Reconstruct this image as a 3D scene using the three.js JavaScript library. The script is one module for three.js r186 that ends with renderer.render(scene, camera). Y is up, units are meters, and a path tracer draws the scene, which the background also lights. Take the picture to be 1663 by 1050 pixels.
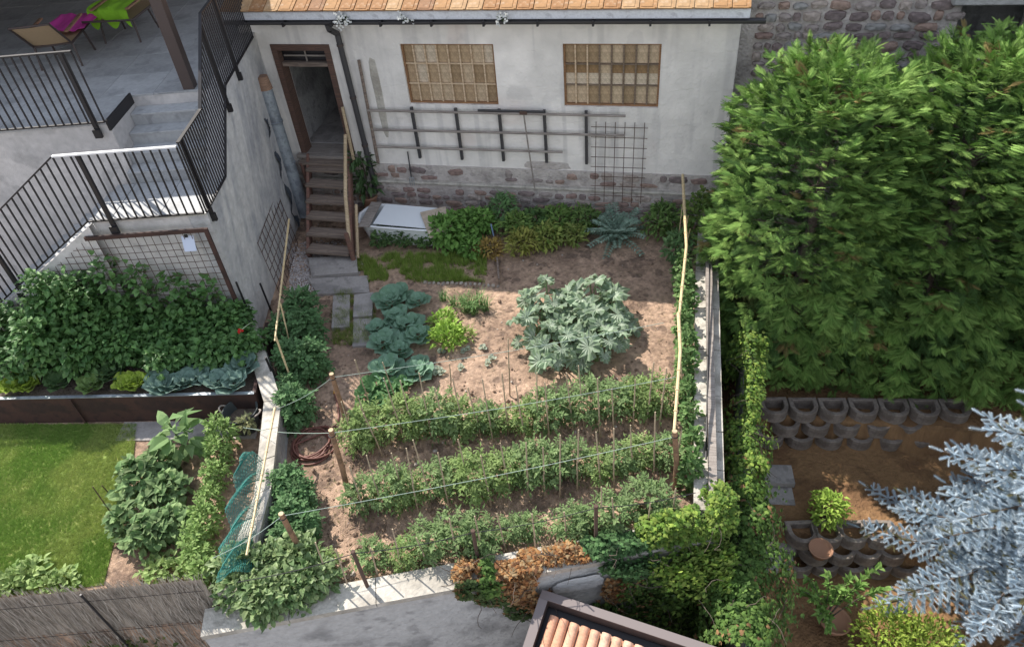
import * as THREE from 'three';
import { RoundedBoxGeometry } from 'three/addons/geometries/RoundedBoxGeometry.js';
import { mergeGeometries } from 'three/addons/utils/BufferGeometryUtils.js';

// ---------------------------------------------------------------- camera, sky, sun, exposure
const scene = new THREE.Scene();
const V3 = (x, y, z) => new THREE.Vector3(x, y, z);
const FOCAL = 1200, CX = 831.5, CY = 525;
const EYE = V3(0, 7.5155, 11.1784);
const RIGHT = V3(0.97644, -0.07661, -0.20174), UP = V3(-0.07872, 0.74399, -0.66354), BACK = V3(0.20093, 0.66378, 0.72043);
const camera = new THREE.PerspectiveCamera(2 * Math.atan(525 / FOCAL) * 180 / Math.PI, 1024 / 646, 0.1, 400);
camera.position.copy(EYE);
camera.quaternion.setFromRotationMatrix(new THREE.Matrix4().makeBasis(RIGHT, UP, BACK));
camera.updateMatrixWorld(true);
const renderer = new THREE.WebGLRenderer({ antialias: true });
renderer.toneMapping = THREE.LinearToneMapping;
renderer.toneMappingExposure = 1.8;
renderer.shadowMap.enabled = true;

const SUN_AZ = 56 * Math.PI / 180, SUN_EL = 48 * Math.PI / 180;      // the sun stands behind the house, to its left
const SUNDIR = V3(-Math.sin(SUN_AZ) * Math.cos(SUN_EL), Math.sin(SUN_EL), -Math.cos(SUN_AZ) * Math.cos(SUN_EL));
{
  const W = 256, H = 128, d = new Float32Array(W * H * 4);
  for (let j = 0; j < H; j++) for (let i = 0; i < W; i++) {
    const el = (j / (H - 1) - 0.5) * Math.PI, az = (i / W) * 2 * Math.PI;
    const e = Math.max(0, Math.sin(el)), k = Math.pow(1 - e, 2.2);
    const n = 0.5 + 0.25 * Math.sin(az * 3 + el * 7) + 0.25 * Math.sin(az * 5 - el * 11 + 1.3);
    const cl = 0.35 * Math.max(0, n - 0.35) * (0.3 + 0.7 * (1 - k));
    const o = (j * W + i) * 4;
    d[o] = (0.36 + 0.40 * k) * (1 - cl) + 0.95 * cl; d[o + 1] = (0.425 + 0.36 * k) * (1 - cl) + 0.96 * cl; d[o + 2] = (0.55 + 0.26 * k) * (1 - cl) + 0.98 * cl; d[o + 3] = 1;
  }
  const sky = new THREE.DataTexture(d, W, H, THREE.RGBAFormat, THREE.FloatType);
  sky.mapping = THREE.EquirectangularReflectionMapping; sky.magFilter = THREE.LinearFilter; sky.needsUpdate = true;
  scene.background = sky; scene.environment = sky;
}
const sun = new THREE.DirectionalLight(new THREE.Color(1.0, 0.945, 0.86), 4.2);
sun.position.copy(SUNDIR).multiplyScalar(30).add(V3(-2, 0, 3)); sun.target.position.set(-2, 0, 3);
sun.castShadow = true; sun.shadow.radius = 1.2; sun.shadow.mapSize.set(4096, 4096);
Object.assign(sun.shadow.camera, { left: -16, right: 16, top: 16, bottom: -16, near: 1, far: 70 });
scene.add(sun, sun.target);

// ---------------------------------------------------------------- helpers
let seedState = 12345;
const reseed = (s) => { seedState = s >>> 0; };
function R() { seedState = (seedState + 0x6D2B79F5) >>> 0; let t = seedState; t = Math.imul(t ^ (t >>> 15), t | 1); t ^= t + Math.imul(t ^ (t >>> 7), t | 61); return ((t ^ (t >>> 14)) >>> 0) / 4294967296; }
const rr = (a, b) => a + (b - a) * R();
const lerp = (a, b, t) => a + (b - a) * t, clamp = (x, a, b) => Math.max(a, Math.min(b, x));
const sm = (a, b, x) => { const t = clamp((x - a) / (b - a), 0, 1); return t * t * (3 - 2 * t); };
function hash(x, y) { let h = Math.imul(x | 0, 374761393) + Math.imul(y | 0, 668265263); h = Math.imul(h ^ (h >>> 13), 1274126177); return ((h ^ (h >>> 16)) >>> 0) / 4294967296; }
const NT = new Float32Array(65536); for (let i = 0; i < 65536; i++) NT[i] = hash(i & 255, i >> 8);
function vnoise(x, y, per = 0) {
  let xi = Math.floor(x), yi = Math.floor(y); const fx = x - xi, fy = y - yi, u = fx * fx * (3 - 2 * fx), v = fy * fy * (3 - 2 * fy);
  let x1 = xi + 1, y1 = yi + 1; if (per) { xi = ((xi % per) + per) % per; x1 = ((x1 % per) + per) % per; yi = ((yi % per) + per) % per; y1 = ((y1 % per) + per) % per; }
  xi &= 255; x1 &= 255; yi = (yi & 255) << 8; y1 = (y1 & 255) << 8;
  const a = NT[yi + xi], b = NT[yi + x1], c = NT[y1 + xi], d = NT[y1 + x1], p = a + (b - a) * u; return p + (c + (d - c) * u - p) * v;
}
function fbm(x, y, o = 4, per = 0) { let s = 0, a = 0.5, n = 0; for (let i = 0; i < o; i++) { s += a * vnoise(x + i * 17 * (per ? 0 : 1), y, per); n += a; a *= 0.5; x *= 2; y *= 2; per *= 2; } return s / n; }
// a point of the place: the photograph's pixel (px, py) taken at height h, or on the upright plane z = const
function ray(px, py) { return V3((px - CX) / FOCAL, (CY - py) / FOCAL, -1).applyMatrix3(new THREE.Matrix3().set(RIGHT.x, UP.x, BACK.x, RIGHT.y, UP.y, BACK.y, RIGHT.z, UP.z, BACK.z)); }
function P(px, py, h = 0) { const d = ray(px, py); return EYE.clone().addScaledVector(d, (h - EYE.y) / d.y); }
function PZ(px, py, z = 0) { const d = ray(px, py); return EYE.clone().addScaledVector(d, (z - EYE.z) / d.z); }
const taken = new Map();
function numbered(name) { const n = taken.get(name) || 0; taken.set(name, n + 1); return n ? name + '_' + String(n).padStart(3, '0') : name; }
function thing(name, label, category, group, pos, turn = 0) {
  const o = new THREE.Group(); o.name = numbered(name); o.userData = { label, category }; if (group) o.userData.group = group;
  if (pos) o.position.copy(pos); o.rotation.y = turn; scene.add(o); return o;
}
function mesh(name, geo, mat, parent) { const m = new THREE.Mesh(geo, mat); m.name = name; m.castShadow = m.receiveShadow = true; (parent || scene).add(m); return m; }
function single(name, geo, mat, label, category, group) { const m = mesh(numbered(name), geo, mat); m.userData = { label, category }; if (group) m.userData.group = group; return m; }
function structure(name, geo, mat) { const m = mesh(numbered(name), geo, mat); m.userData = { kind: 'structure' }; return m; }
function stuff(m) { m.userData.kind = 'stuff'; return m; }
function copy(o, label, group) { const c = o.clone(); c.name = numbered(o.name.replace(/_\d{3}$/, '')); c.userData = { ...o.userData }; if (label) c.userData.label = label; if (group) c.userData.group = group; scene.add(c); return c; }

// geometry collector: flat faces, optional vertex colours, uv in metres by the face's main direction
class Geo {
  constructor() { this.p = []; this.c = []; this.col = [1, 1, 1]; this.useCol = false; }
  color(r, g, b) { this.col = [r, g, b]; this.useCol = true; return this; }
  tri(a, b, c) { this.p.push(a.x, a.y, a.z, b.x, b.y, b.z, c.x, c.y, c.z); for (let i = 0; i < 3; i++) this.c.push(...this.col); return this; }
  quad(a, b, c, d) { return this.tri(a, b, c).tri(a, c, d); }
  box(cx, cy, cz, sx, sy, sz, m) {
    const x = sx / 2, y = sy / 2, z = sz / 2;
    const v = [[-x, -y, -z], [x, -y, -z], [x, y, -z], [-x, y, -z], [-x, -y, z], [x, -y, z], [x, y, z], [-x, y, z]].map((q) => { const w = V3(...q); if (m) w.applyMatrix4(m); return w.add(V3(cx, cy, cz)); });
    for (const f of [[4, 5, 6, 7], [1, 0, 3, 2], [5, 1, 2, 6], [0, 4, 7, 3], [7, 6, 2, 3], [0, 1, 5, 4]]) this.quad(...f.map((i) => v[i]));
    return this;
  }
  span(x0, y0, z0, x1, y1, z1) { return this.box((x0 + x1) / 2, (y0 + y1) / 2, (z0 + z1) / 2, Math.abs(x1 - x0), Math.abs(y1 - y0), Math.abs(z1 - z0)); }
  bar(a, b, r0, r1 = r0, n = 6, caps = true) {
    const d = b.clone().sub(a).normalize(), u = Math.abs(d.y) > 0.9 ? V3(1, 0, 0) : V3(0, 1, 0), s = u.clone().cross(d).normalize(), t = d.clone().cross(s);
    const ring = (o, r) => Array.from({ length: n }, (_, i) => { const q = (i + 0.5) / n * Math.PI * 2; return o.clone().addScaledVector(s, Math.cos(q) * r).addScaledVector(t, Math.sin(q) * r); });
    const A = ring(a, r0), B = ring(b, r1);
    for (let i = 0; i < n; i++) { const j = (i + 1) % n; this.quad(A[i], A[j], B[j], B[i]); if (caps) { this.tri(a, A[j], A[i]); this.tri(b, B[i], B[j]); } }
    return this;
  }
  beam(a, b, w, h, upv = V3(0, 1, 0)) { // rectangular beam, w across, h along upv
    const d = b.clone().sub(a), L = d.length(); d.normalize(); const s = d.clone().cross(upv).normalize(), t = s.clone().cross(d);
    const m = new THREE.Matrix4().makeBasis(d, t, s), c = a.clone().add(b).multiplyScalar(0.5);
    return this.box(c.x, c.y, c.z, L, h, w, m);
  }
  path(pts, r, n = 6, r1 = r) { for (let i = 0; i + 1 < pts.length; i++) this.bar(pts[i], pts[i + 1], lerp(r, r1, i / (pts.length - 1)), lerp(r, r1, (i + 1) / (pts.length - 1)), n, i === 0 || i === pts.length - 2); return this; }
  leaf(p, dir, nrm, len, wid, fold = 0.25, droop = 0.15) {
    const s = dir.clone().cross(nrm).normalize(), u = s.clone().cross(dir).normalize();
    const at = (a, b, h) => p.clone().addScaledVector(dir, a * len).addScaledVector(s, b * wid).addScaledVector(u, h * len);
    const B = at(0, 0, 0), M = at(0.45, 0, 0), T = at(1, 0, -droop), k = fold * wid / len;
    if (wid > len * 0.55) { // broad leaf: rounded outline
      const N = at(0.75, 0, -droop * 0.45); for (const s2 of [1, -1]) { const a = at(0.16, 0.40 * s2, k * 0.6), b = at(0.45, 0.5 * s2, k * 0.9 - 0.02), c = at(0.75, 0.33 * s2, k * 0.4 - droop * 0.5); if (s2 > 0) this.tri(B, M, a).tri(a, M, b).tri(M, N, b).tri(b, N, c).tri(N, T, c); else this.tri(B, a, M).tri(a, b, M).tri(M, b, N).tri(b, c, N).tri(N, c, T); } return this;
    }
    const L = at(0.42, 0.5, k), Q = at(0.42, -0.5, k);
    return this.tri(B, M, L).tri(M, T, L).tri(B, Q, M).tri(M, Q, T);
  }
  poly(pts, y0, y1) { // prism on a plan outline [x, z]
    const s = THREE.ShapeUtils.triangulateShape(pts.map((q) => new THREE.Vector2(q[0], q[1])), []);
    const area = pts.reduce((a, q, i) => { const r = pts[(i + 1) % pts.length]; return a + q[0] * r[1] - r[0] * q[1]; }, 0), ccw = area > 0;
    for (const [a, b, c] of s) {
      const v = [a, b, c].map((i) => pts[i]); const up = v.map((q) => V3(q[0], y1, q[1])), dn = v.map((q) => V3(q[0], y0, q[1]));
      const cr = (v[1][0] - v[0][0]) * (v[2][1] - v[0][1]) - (v[1][1] - v[0][1]) * (v[2][0] - v[0][0]);
      if (cr > 0) { this.tri(up[0], up[2], up[1]); this.tri(dn[0], dn[1], dn[2]); } else { this.tri(up[0], up[1], up[2]); this.tri(dn[0], dn[2], dn[1]); }
    }
    for (let i = 0; i < pts.length; i++) {
      const q = pts[i], r = pts[(i + 1) % pts.length]; const a = V3(q[0], y0, q[1]), b = V3(r[0], y0, r[1]), c = V3(r[0], y1, r[1]), d = V3(q[0], y1, q[1]);
      if (ccw) this.quad(b, a, d, c); else this.quad(a, b, c, d);
    }
    return this;
  }
  build() {
    const g = new THREE.BufferGeometry(); const p = new Float32Array(this.p);
    g.setAttribute('position', new THREE.BufferAttribute(p, 3));
    if (this.useCol) g.setAttribute('color', new THREE.BufferAttribute(new Float32Array(this.c), 3));
    g.computeVertexNormals(); planarUV(g); return g;
  }
}
function planarUV(g) {
  const p = g.attributes.position.array, n = g.attributes.normal.array, uv = new Float32Array(p.length / 3 * 2);
  for (let i = 0, j = 0; i < p.length; i += 3, j += 2) {
    const ax = Math.abs(n[i]), ay = Math.abs(n[i + 1]), az = Math.abs(n[i + 2]);
    if (ay >= ax && ay >= az) { uv[j] = p[i]; uv[j + 1] = p[i + 2]; } else if (ax >= az) { uv[j] = p[i + 2]; uv[j + 1] = p[i + 1]; } else { uv[j] = p[i]; uv[j + 1] = p[i + 1]; }
  }
  g.setAttribute('uv', new THREE.BufferAttribute(uv, 2)); return g;
}
function rounded(sx, sy, sz, r = 0.01, seg = 1) { return planarUV(new RoundedBoxGeometry(sx, sy, sz, seg, r)); }
function moved(g, x, y, z, ry = 0) { const c = g.clone(); if (ry) c.rotateY(ry); c.translate(x, y, z); return c; }
function tubeGeo(pts, r, seg = 40, n = 6) { return new THREE.TubeGeometry(new THREE.CatmullRomCurve3(pts), seg, r, n, false); }

// ---------------------------------------------------------------- procedural textures and materials
const enc = (x) => { x = clamp(x, 0, 1); return Math.round(255 * (x <= 0.0031308 ? 12.92 * x : 1.055 * Math.pow(x, 1 / 2.4) - 0.055)); };
function tex(size, metres, fn, linear = false) {
  const d = new Uint8Array(size * size * 4);
  for (let j = 0; j < size; j++) for (let i = 0; i < size; i++) { const c = fn(i / size, j / size), o = (j * size + i) * 4; for (let k = 0; k < 3; k++) d[o + k] = linear ? clamp(c[k] * 255, 0, 255) : enc(c[k]); d[o + 3] = 255; }
  const t = new THREE.DataTexture(d, size, size, THREE.RGBAFormat); t.wrapS = t.wrapT = THREE.RepeatWrapping; t.magFilter = THREE.LinearFilter; t.minFilter = THREE.LinearMipmapLinearFilter; t.generateMipmaps = true;
  if (!linear) t.colorSpace = THREE.SRGBColorSpace; t.repeat.set(1 / metres, 1 / metres); t.needsUpdate = true; return t;
}
const mix3 = (a, b, t) => [lerp(a[0], b[0], t), lerp(a[1], b[1], t), lerp(a[2], b[2], t)];
const sc3 = (a, s) => [a[0] * s, a[1] * s, a[2] * s];
const bumpNoise = tex(256, 0.6, (u, v) => { const n = fbm(u * 16, v * 16, 4, 16); return [n, n, n]; }, true);
const bumpFine = tex(256, 0.25, (u, v) => { const n = fbm(u * 32, v * 32, 3, 32); return [n, n, n]; }, true);
const std = (o) => new THREE.MeshStandardMaterial({ roughness: 0.9, ...o });
const col = (r, g, b) => new THREE.Color().setRGB(r, g, b);

const plasterTex = tex(1024, 5, (u, v) => {   // lime plaster: trowel mottling, grey washed streaks and rubbed pinkish patches
  const a = fbm(u * 5, v * 5, 5, 5), b = fbm(u * 24 + 9, v * 24, 3, 24), st = fbm(u * 40, v * 3 + 5, 3, 0) * sm(0, 0.06, u) * sm(1, 0.94, u) + 0.5 * (1 - sm(0, 0.06, u) * sm(1, 0.94, u));
  let c = mix3([0.66, 0.625, 0.585], [0.77, 0.725, 0.68], sm(0.3, 0.7, a));
  c = mix3(c, [0.47, 0.445, 0.43], sm(0.5, 0.75, st) * 0.45); c = mix3(c, [0.70, 0.60, 0.55], sm(0.62, 0.78, fbm(u * 7 + 3, v * 7 + 1, 4, 7)) * 0.5);
  c = mix3(c, [0.40, 0.38, 0.37], sm(0.66, 0.74, fbm(u * 13 + 5, v * 13 + 2, 4, 13)) * 0.22); return sc3(c, 0.92 + 0.24 * b);
});
const MAT = {};
MAT.plaster = std({ map: plasterTex, bumpMap: bumpNoise, bumpScale: 0.008 });
const concreteTex = (base, dark, metres = 2.5, seed = 0) => tex(256, metres, (u, v) => {
  const a = fbm(u * 6 + seed, v * 6, 5, 6), b = fbm(u * 40, v * 40 + seed, 3, 40), c = sm(0.6, 0.75, fbm(u * 11 + 2, v * 11 + seed, 4, 11));
  return sc3(mix3(mix3(base, dark, sm(0.35, 0.72, a)), sc3(dark, 0.7), c * 0.5), 0.85 + 0.3 * b);
});
MAT.sideWall = std({ map: tex(512, 3.4, (u, v) => { const w = fbm(u * 5 + 1.7 * fbm(u * 4, v * 4, 3, 4), v * 4, 4, 0), e = sm(0, 0.08, u) * sm(1, 0.92, u) * sm(0, 0.08, v) * sm(1, 0.92, v), s = lerp(0.5, fbm(u * 26 + v * 9, v * 5, 4, 0), e); return sc3(mix3([0.56, 0.54, 0.52], [0.33, 0.33, 0.345], sm(0.3, 0.75, lerp(0.5, w, e) * 0.5 + s * 0.5)), 0.85 + 0.3 * fbm(u * 50, v * 50, 2, 50)); }), bumpMap: bumpNoise, bumpScale: 0.012 });
MAT.render = std({ map: concreteTex([0.55, 0.52, 0.50], [0.45, 0.43, 0.42], 2.5, 7), bumpMap: bumpFine, bumpScale: 0.004 });
MAT.cap = std({ map: concreteTex([0.47, 0.435, 0.38], [0.33, 0.30, 0.255], 1.2, 1), bumpMap: bumpNoise, bumpScale: 0.012 });
MAT.oldConcrete = std({ map: concreteTex([0.40, 0.39, 0.38], [0.24, 0.235, 0.23], 1.7, 5), bumpMap: bumpNoise, bumpScale: 0.014 });
MAT.slab = std({ map: concreteTex([0.34, 0.31, 0.29], [0.24, 0.22, 0.21], 1.2, 11), bumpMap: bumpFine, bumpScale: 0.005 });
MAT.mortar = std({ map: concreteTex([0.50, 0.45, 0.42], [0.36, 0.32, 0.30], 1.4, 13), bumpMap: bumpNoise, bumpScale: 0.02 });
MAT.tile = [0, 1, 2].map((i) => std({ map: concreteTex(sc3([0.38, 0.385, 0.39], 1 - i * 0.06), sc3([0.31, 0.315, 0.32], 1 - i * 0.05), 1.6, 17 + i), roughness: 0.6 }));
const soilTex = tex(1024, 2.7, (u, v) => {
  const a = fbm(u * 6, v * 6, 5, 6), b = fbm(u * 60, v * 60, 3, 60), c = fbm(u * 18 + 4, v * 18, 4, 18), s = hash(Math.floor(u * 500), Math.floor(v * 500));
  let k = mix3([0.44, 0.298, 0.21], [0.30, 0.20, 0.14], sm(0.35, 0.7, a)); k = mix3(k, [0.15, 0.10, 0.074], sm(0.56, 0.70, c) * 0.75);
  k = sc3(k, 0.5 + 1.0 * b); return s > 0.992 ? mix3(k, [0.5, 0.44, 0.38], 0.7) : k;
});
MAT.soil = std({ map: soilTex, bumpMap: bumpFine, bumpScale: 0.016, roughness: 1 });
MAT.darkSoil = std({ map: concreteTex([0.15, 0.115, 0.09], [0.09, 0.068, 0.052], 1.5, 23), bumpMap: bumpNoise, bumpScale: 0.03, roughness: 1 });
const woodTex = (a, b, metres = 0.8, seed = 0) => tex(256, metres, (u, v) => {
  const g = fbm(u * 3 + seed, v * 60, 4, 0), h = fbm(u * 8, v * 130 + seed, 3, 0), e = sm(0, 0.05, u) * sm(1, 0.95, u) * sm(0, 0.05, v) * sm(1, 0.95, v);
  return sc3(mix3(a, b, sm(0.3, 0.7, lerp(0.5, g, e))), 0.8 + 0.4 * lerp(0.5, h, e));
});
MAT.oldWood = std({ map: woodTex([0.26, 0.20, 0.16], [0.14, 0.105, 0.085]), bumpMap: bumpFine, bumpScale: 0.004 });
MAT.greyWood = std({ map: woodTex([0.32, 0.28, 0.25], [0.20, 0.17, 0.15], 0.8, 4), bumpMap: bumpFine, bumpScale: 0.004 });
MAT.paleWood = std({ map: woodTex([0.52, 0.40, 0.26], [0.38, 0.28, 0.17], 0.8, 8), bumpMap: bumpFine, bumpScale: 0.002 });
MAT.postWood = std({ map: concreteTex([0.30, 0.17, 0.10], [0.17, 0.10, 0.06], 0.35, 2), bumpMap: bumpFine, bumpScale: 0.006 });
MAT.frameWood = std({ map: woodTex([0.13, 0.072, 0.052], [0.075, 0.045, 0.036], 0.6, 6) });
MAT.bamboo = std({ map: woodTex([0.66, 0.52, 0.30], [0.50, 0.37, 0.20], 0.5, 9), roughness: 0.55 });
MAT.cane = std({ map: woodTex([0.44, 0.35, 0.24], [0.29, 0.22, 0.15], 0.4, 12), roughness: 0.8 });
MAT.blackMetal = std({ color: col(0.022, 0.020, 0.022), roughness: 0.45, metalness: 0.3 });
MAT.brownMetal = std({ color: col(0.075, 0.055, 0.050), roughness: 0.5, metalness: 0.3 });
MAT.darkPipe = std({ color: col(0.055, 0.052, 0.055), roughness: 0.55, metalness: 0.2 });
MAT.corten = std({ map: concreteTex([0.060, 0.028, 0.021], [0.034, 0.018, 0.015], 0.9, 29), roughness: 0.85 });
MAT.rustRod = std({ color: col(0.085, 0.050, 0.038), roughness: 0.9 });
MAT.zinc = std({ map: concreteTex([0.30, 0.33, 0.36], [0.20, 0.22, 0.25], 0.9, 31), roughness: 0.55, metalness: 0.35 });
MAT.paint = std({ map: concreteTex([0.62, 0.63, 0.66], [0.50, 0.50, 0.53], 0.9, 33), roughness: 0.7 });
MAT.string = std({ color: col(0.34, 0.42, 0.36), roughness: 0.8 });
// leaves: thin, a little light passes through
const leafMat = (o = {}) => new THREE.MeshPhysicalMaterial({ color: 0xffffff, vertexColors: true, roughness: 0.75, transmission: 0.38, thickness: 0, side: THREE.DoubleSide, specularIntensity: 0.35, ...o });
MAT.leaf = leafMat();
MAT.leafGloss = leafMat({ roughness: 0.5, specularIntensity: 0.5 });
MAT.leafInst = new THREE.MeshPhysicalMaterial({ color: 0xffffff, roughness: 0.75, transmission: 0.38, thickness: 0, side: THREE.DoubleSide, specularIntensity: 0.3 });
MAT.stem = std({ color: col(0.10, 0.14, 0.05) });
MAT.bark = std({ map: woodTex([0.12, 0.09, 0.07], [0.06, 0.045, 0.035], 0.5, 15), bumpMap: bumpNoise, bumpScale: 0.02 });
// irregular stone: outline of n points in x-y, pillowed face towards +z
function stoneGeo(w, h, d, n = 9) {
  const g = new Geo(), pts = [], top = [];
  const e = rr(0.5, 0.8), tilt = rr(-0.12, 0.12);
  for (let i = 0; i < n; i++) { const a = i / n * Math.PI * 2 + rr(-0.15, 0.15), k = rr(0.86, 1.04); let x = Math.sign(Math.cos(a)) * Math.pow(Math.abs(Math.cos(a)), e) * k, y = Math.sign(Math.sin(a)) * Math.pow(Math.abs(Math.sin(a)), e) * k; pts.push(V3(x * w / 2, y * h / 2, 0)); const q = rr(0.66, 0.86); top.push(V3(x * w / 2 * q, y * h / 2 * q, d * (0.85 + x * tilt + rr(-0.15, 0.15)))); }
  const c = V3(0, 0, d * rr(0.95, 1.2));
  for (let i = 0; i < n; i++) { const j = (i + 1) % n; g.quad(pts[i], pts[j], top[j], top[i]); g.tri(top[i], top[j], c); }
  return g.build();
}
// ================================================================ the house behind the garden
reseed(11);
const house = thing('plastered_house', 'long grey plastered house with two barred windows and orange tiled roof', 'house');
{
  const s = new THREE.Shape(); s.moveTo(-7.3, -0.6); s.lineTo(0.75, -0.6); s.lineTo(0.75, 3.5); s.lineTo(-7.3, 3.5); s.closePath();
  for (const [a, b, c, d] of [[-6.8, 1.08, -5.74, 3.1], [-4.51, 2.09, -2.96, 3.11], [-1.86, 2.1, -0.36, 3.12]]) { const h = new THREE.Path(); h.moveTo(a, b); h.lineTo(a, d); h.lineTo(c, d); h.lineTo(c, b); h.closePath(); s.holes.push(h); }
  const g = new THREE.ExtrudeGeometry(s, { depth: 0.4, bevelEnabled: false }); g.translate(0, 0, -0.4);
  mesh('wall', g, MAT.plaster, house);
  mesh('side_wall', new Geo().span(0.45, -0.6, -7, 0.748, 3.5, -0.401).build(), MAT.plaster, house); mesh('side_wall', new Geo().span(-7.298, -0.6, -7, -7.05, 3.5, -0.401).build(), MAT.plaster, house);
  // patches of old render and drips standing a few mm proud
  const patch = (x, y, w, h) => { const g2 = stoneGeo(w, h, 0.006, 14); g2.translate(x, y, 0.0005); return g2; };
  mesh('plaster_patch', patch(-5.05, 2.2, 0.16, 1.5), MAT.cap, house); mesh('plaster_patch', patch(-2.2, 1.0, 0.9, 0.16), MAT.mortar, house);
  // windows
  const paneM = [[0.42, 0.30, 0.19], [0.33, 0.23, 0.14], [0.50, 0.38, 0.26], [0.26, 0.16, 0.085], [0.56, 0.46, 0.35]].map((c) => std({ map: tex(128, 0.5, (u, v) => sc3(c, 0.65 + 0.7 * fbm(u * 6 + c[0] * 90, v * 6, 4, 6))), roughness: 0.2 }));
  const barLight = std({ map: woodTex([0.62, 0.48, 0.33], [0.42, 0.29, 0.18], 0.4, 21) }), barDark = std({ map: woodTex([0.22, 0.16, 0.11], [0.13, 0.095, 0.07], 0.4, 25) });
  const rust = std({ map: woodTex([0.30, 0.16, 0.075], [0.20, 0.11, 0.06], 0.4, 28) });
  const win = (x0, x1, y0, y1, dark) => {
    const w = new THREE.Group(); w.name = 'window'; house.add(w);
    const nx = 8, ny = 3, dx = (x1 - x0) / nx, dy = (y1 - y0) / ny, z = -0.085;
    const fr = new Geo().span(x0, y0, z - 0.03, x0 + 0.03, y1, z + 0.045).span(x1 - 0.03, y0, z - 0.03, x1, y1, z + 0.045).span(x0 + 0.03, y1 - 0.03, z - 0.03, x1 - 0.03, y1, z + 0.045).span(x0 + 0.03, y0, z - 0.03, x1 - 0.03, y0 + 0.03, z + 0.045);
    mesh('frame', fr.build(), rust, w);
    const pg = new THREE.PlaneGeometry(dx, dy);
    for (let i = 0; i < nx; i++) for (let j = 0; j < ny; j++) {
      let k = Math.floor(R() * 3); if (dark) { if (j === 1 && R() < 0.75) k = 3; else if (j === 2 && i < 2) k = 1; else if (R() < 0.4) k = 2; } else if (R() < 0.12) k = 4;
      const p = mesh('pane', pg, paneM[k], w); p.position.set(x0 + dx * (i + 0.5), y0 + dy * (j + 0.5), z + rr(-0.006, 0.004)); p.rotation.set(rr(-0.008, 0.008), rr(-0.012, 0.012), 0);
      if (dark && j === 1) { const q = mesh('pane', new THREE.PlaneGeometry(dx - 0.03, dy * 0.55), paneM[4], w); q.position.set(x0 + dx * (i + 0.5), y0 + dy * 1.28, z + 0.008); }
    }
    for (let i = 1; i < nx; i++) mesh('bar', new Geo().span(x0 + dx * i - 0.012, y0 + 0.03, z + 0.012, x0 + dx * i + 0.012, y1 - 0.03, z + 0.04).build(), dark && i > 2 ? barDark : barLight, w);
    for (let j = 1; j < ny; j++) mesh('cross_bar', new Geo().span(x0 + 0.03, y0 + dy * j - 0.011, z + 0.005, x1 - 0.03, y0 + dy * j + 0.011, z + 0.034).build(), dark ? barDark : barLight, w);
  };
  win(-4.51, -2.96, 2.09, 3.11, false); win(-1.86, -0.36, 2.1, 3.12, true);
  // doorway with fanlight, the passage behind it
  const door = new THREE.Group(); door.name = 'doorway'; house.add(door);
  mesh('frame', new Geo().span(-6.8, 1.08, -0.22, -6.70, 3.1, 0.025).span(-5.84, 1.08, -0.22, -5.74, 3.1, 0.025).span(-6.70, 3.0, -0.22, -5.84, 3.1, 0.024).build(), MAT.frameWood, door);
  mesh('transom', new Geo().span(-6.70, 2.70, -0.14, -5.84, 2.77, -0.04).build(), MAT.oldWood, door);
  mesh('transom_bar', new Geo().span(-6.66, 2.86, -0.11, -5.88, 2.885, -0.085).span(-6.27, 2.771, -0.11, -6.25, 2.999, -0.088).build(), MAT.greyWood, door);
  mesh('fanlight', new Geo().span(-6.70, 2.77, -0.13, -5.84, 3.0, -0.12).build(), std({ color: col(0.02, 0.018, 0.02), roughness: 0.2 }), door);
  mesh('sill', moved(rounded(1.2, 0.06, 0.5, 0.012), -6.27, 1.057, -0.13), MAT.greyWood, door);
  const inn = new THREE.Group(); inn.name = 'passage'; house.add(inn);
  mesh('floor', new Geo().span(-7.04, 1.0, -3.6, -5.0, 1.06, -0.41).build(), MAT.slab, inn);
  mesh('passage_wall', new Geo().span(-7.04, 1.06, -3.6, -6.9, 3.4, -0.41).span(-5.3, 1.06, -3.6, -5.15, 3.4, -0.41).span(-6.9, 1.06, -3.6, -5.3, 3.4, -3.45).build(), MAT.oldConcrete, inn);
  mesh('passage_ceiling', new Geo().span(-7.04, 3.41, -3.6, -5.15, 3.48, -0.41).build(), MAT.oldConcrete, inn);
  // eaves, gutter, downpipe
  mesh('eaves_slab', moved(rounded(8.15, 0.135, 0.75, 0.015), -3.24, 3.662, -0.075), MAT.paint, house);
  const gut = new THREE.Group(); gut.name = 'gutter'; house.add(gut);
  { const g2 = new Geo(), n = 8; for (let i = 0; i < n; i++) { const a = Math.PI * (1 + i / n), b = Math.PI * (1 + (i + 1) / n), r = 0.062; const q = (t, x, k) => V3(x, 3.588 + Math.sin(t) * r * k, 0.30 + Math.cos(t) * r * k); g2.quad(q(a, -7.35, 1), q(b, -7.35, 1), q(b, 1.05, 1), q(a, 1.05, 1)); g2.quad(q(a, 1.05, 0.9), q(b, 1.05, 0.9), q(b, -7.35, 0.9), q(a, -7.35, 0.9)); }
    mesh('channel', g2.build(), MAT.darkPipe, gut); }
  for (let x = -7.1; x < 1; x += 0.82) mesh('bracket', new Geo().span(x, 3.515, 0.22, x + 0.03, 3.588, 0.37).build(), MAT.blackMetal, gut);
  mesh('downpipe', new Geo().path([V3(-5.53, 3.54, 0.30), V3(-5.53, 3.44, 0.27), V3(-5.51, 3.30, 0.075), V3(-5.47, 0.9, 0.075), V3(-5.46, 0.35, 0.09)], 0.048, 10).build(), MAT.darkPipe, house);
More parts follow.
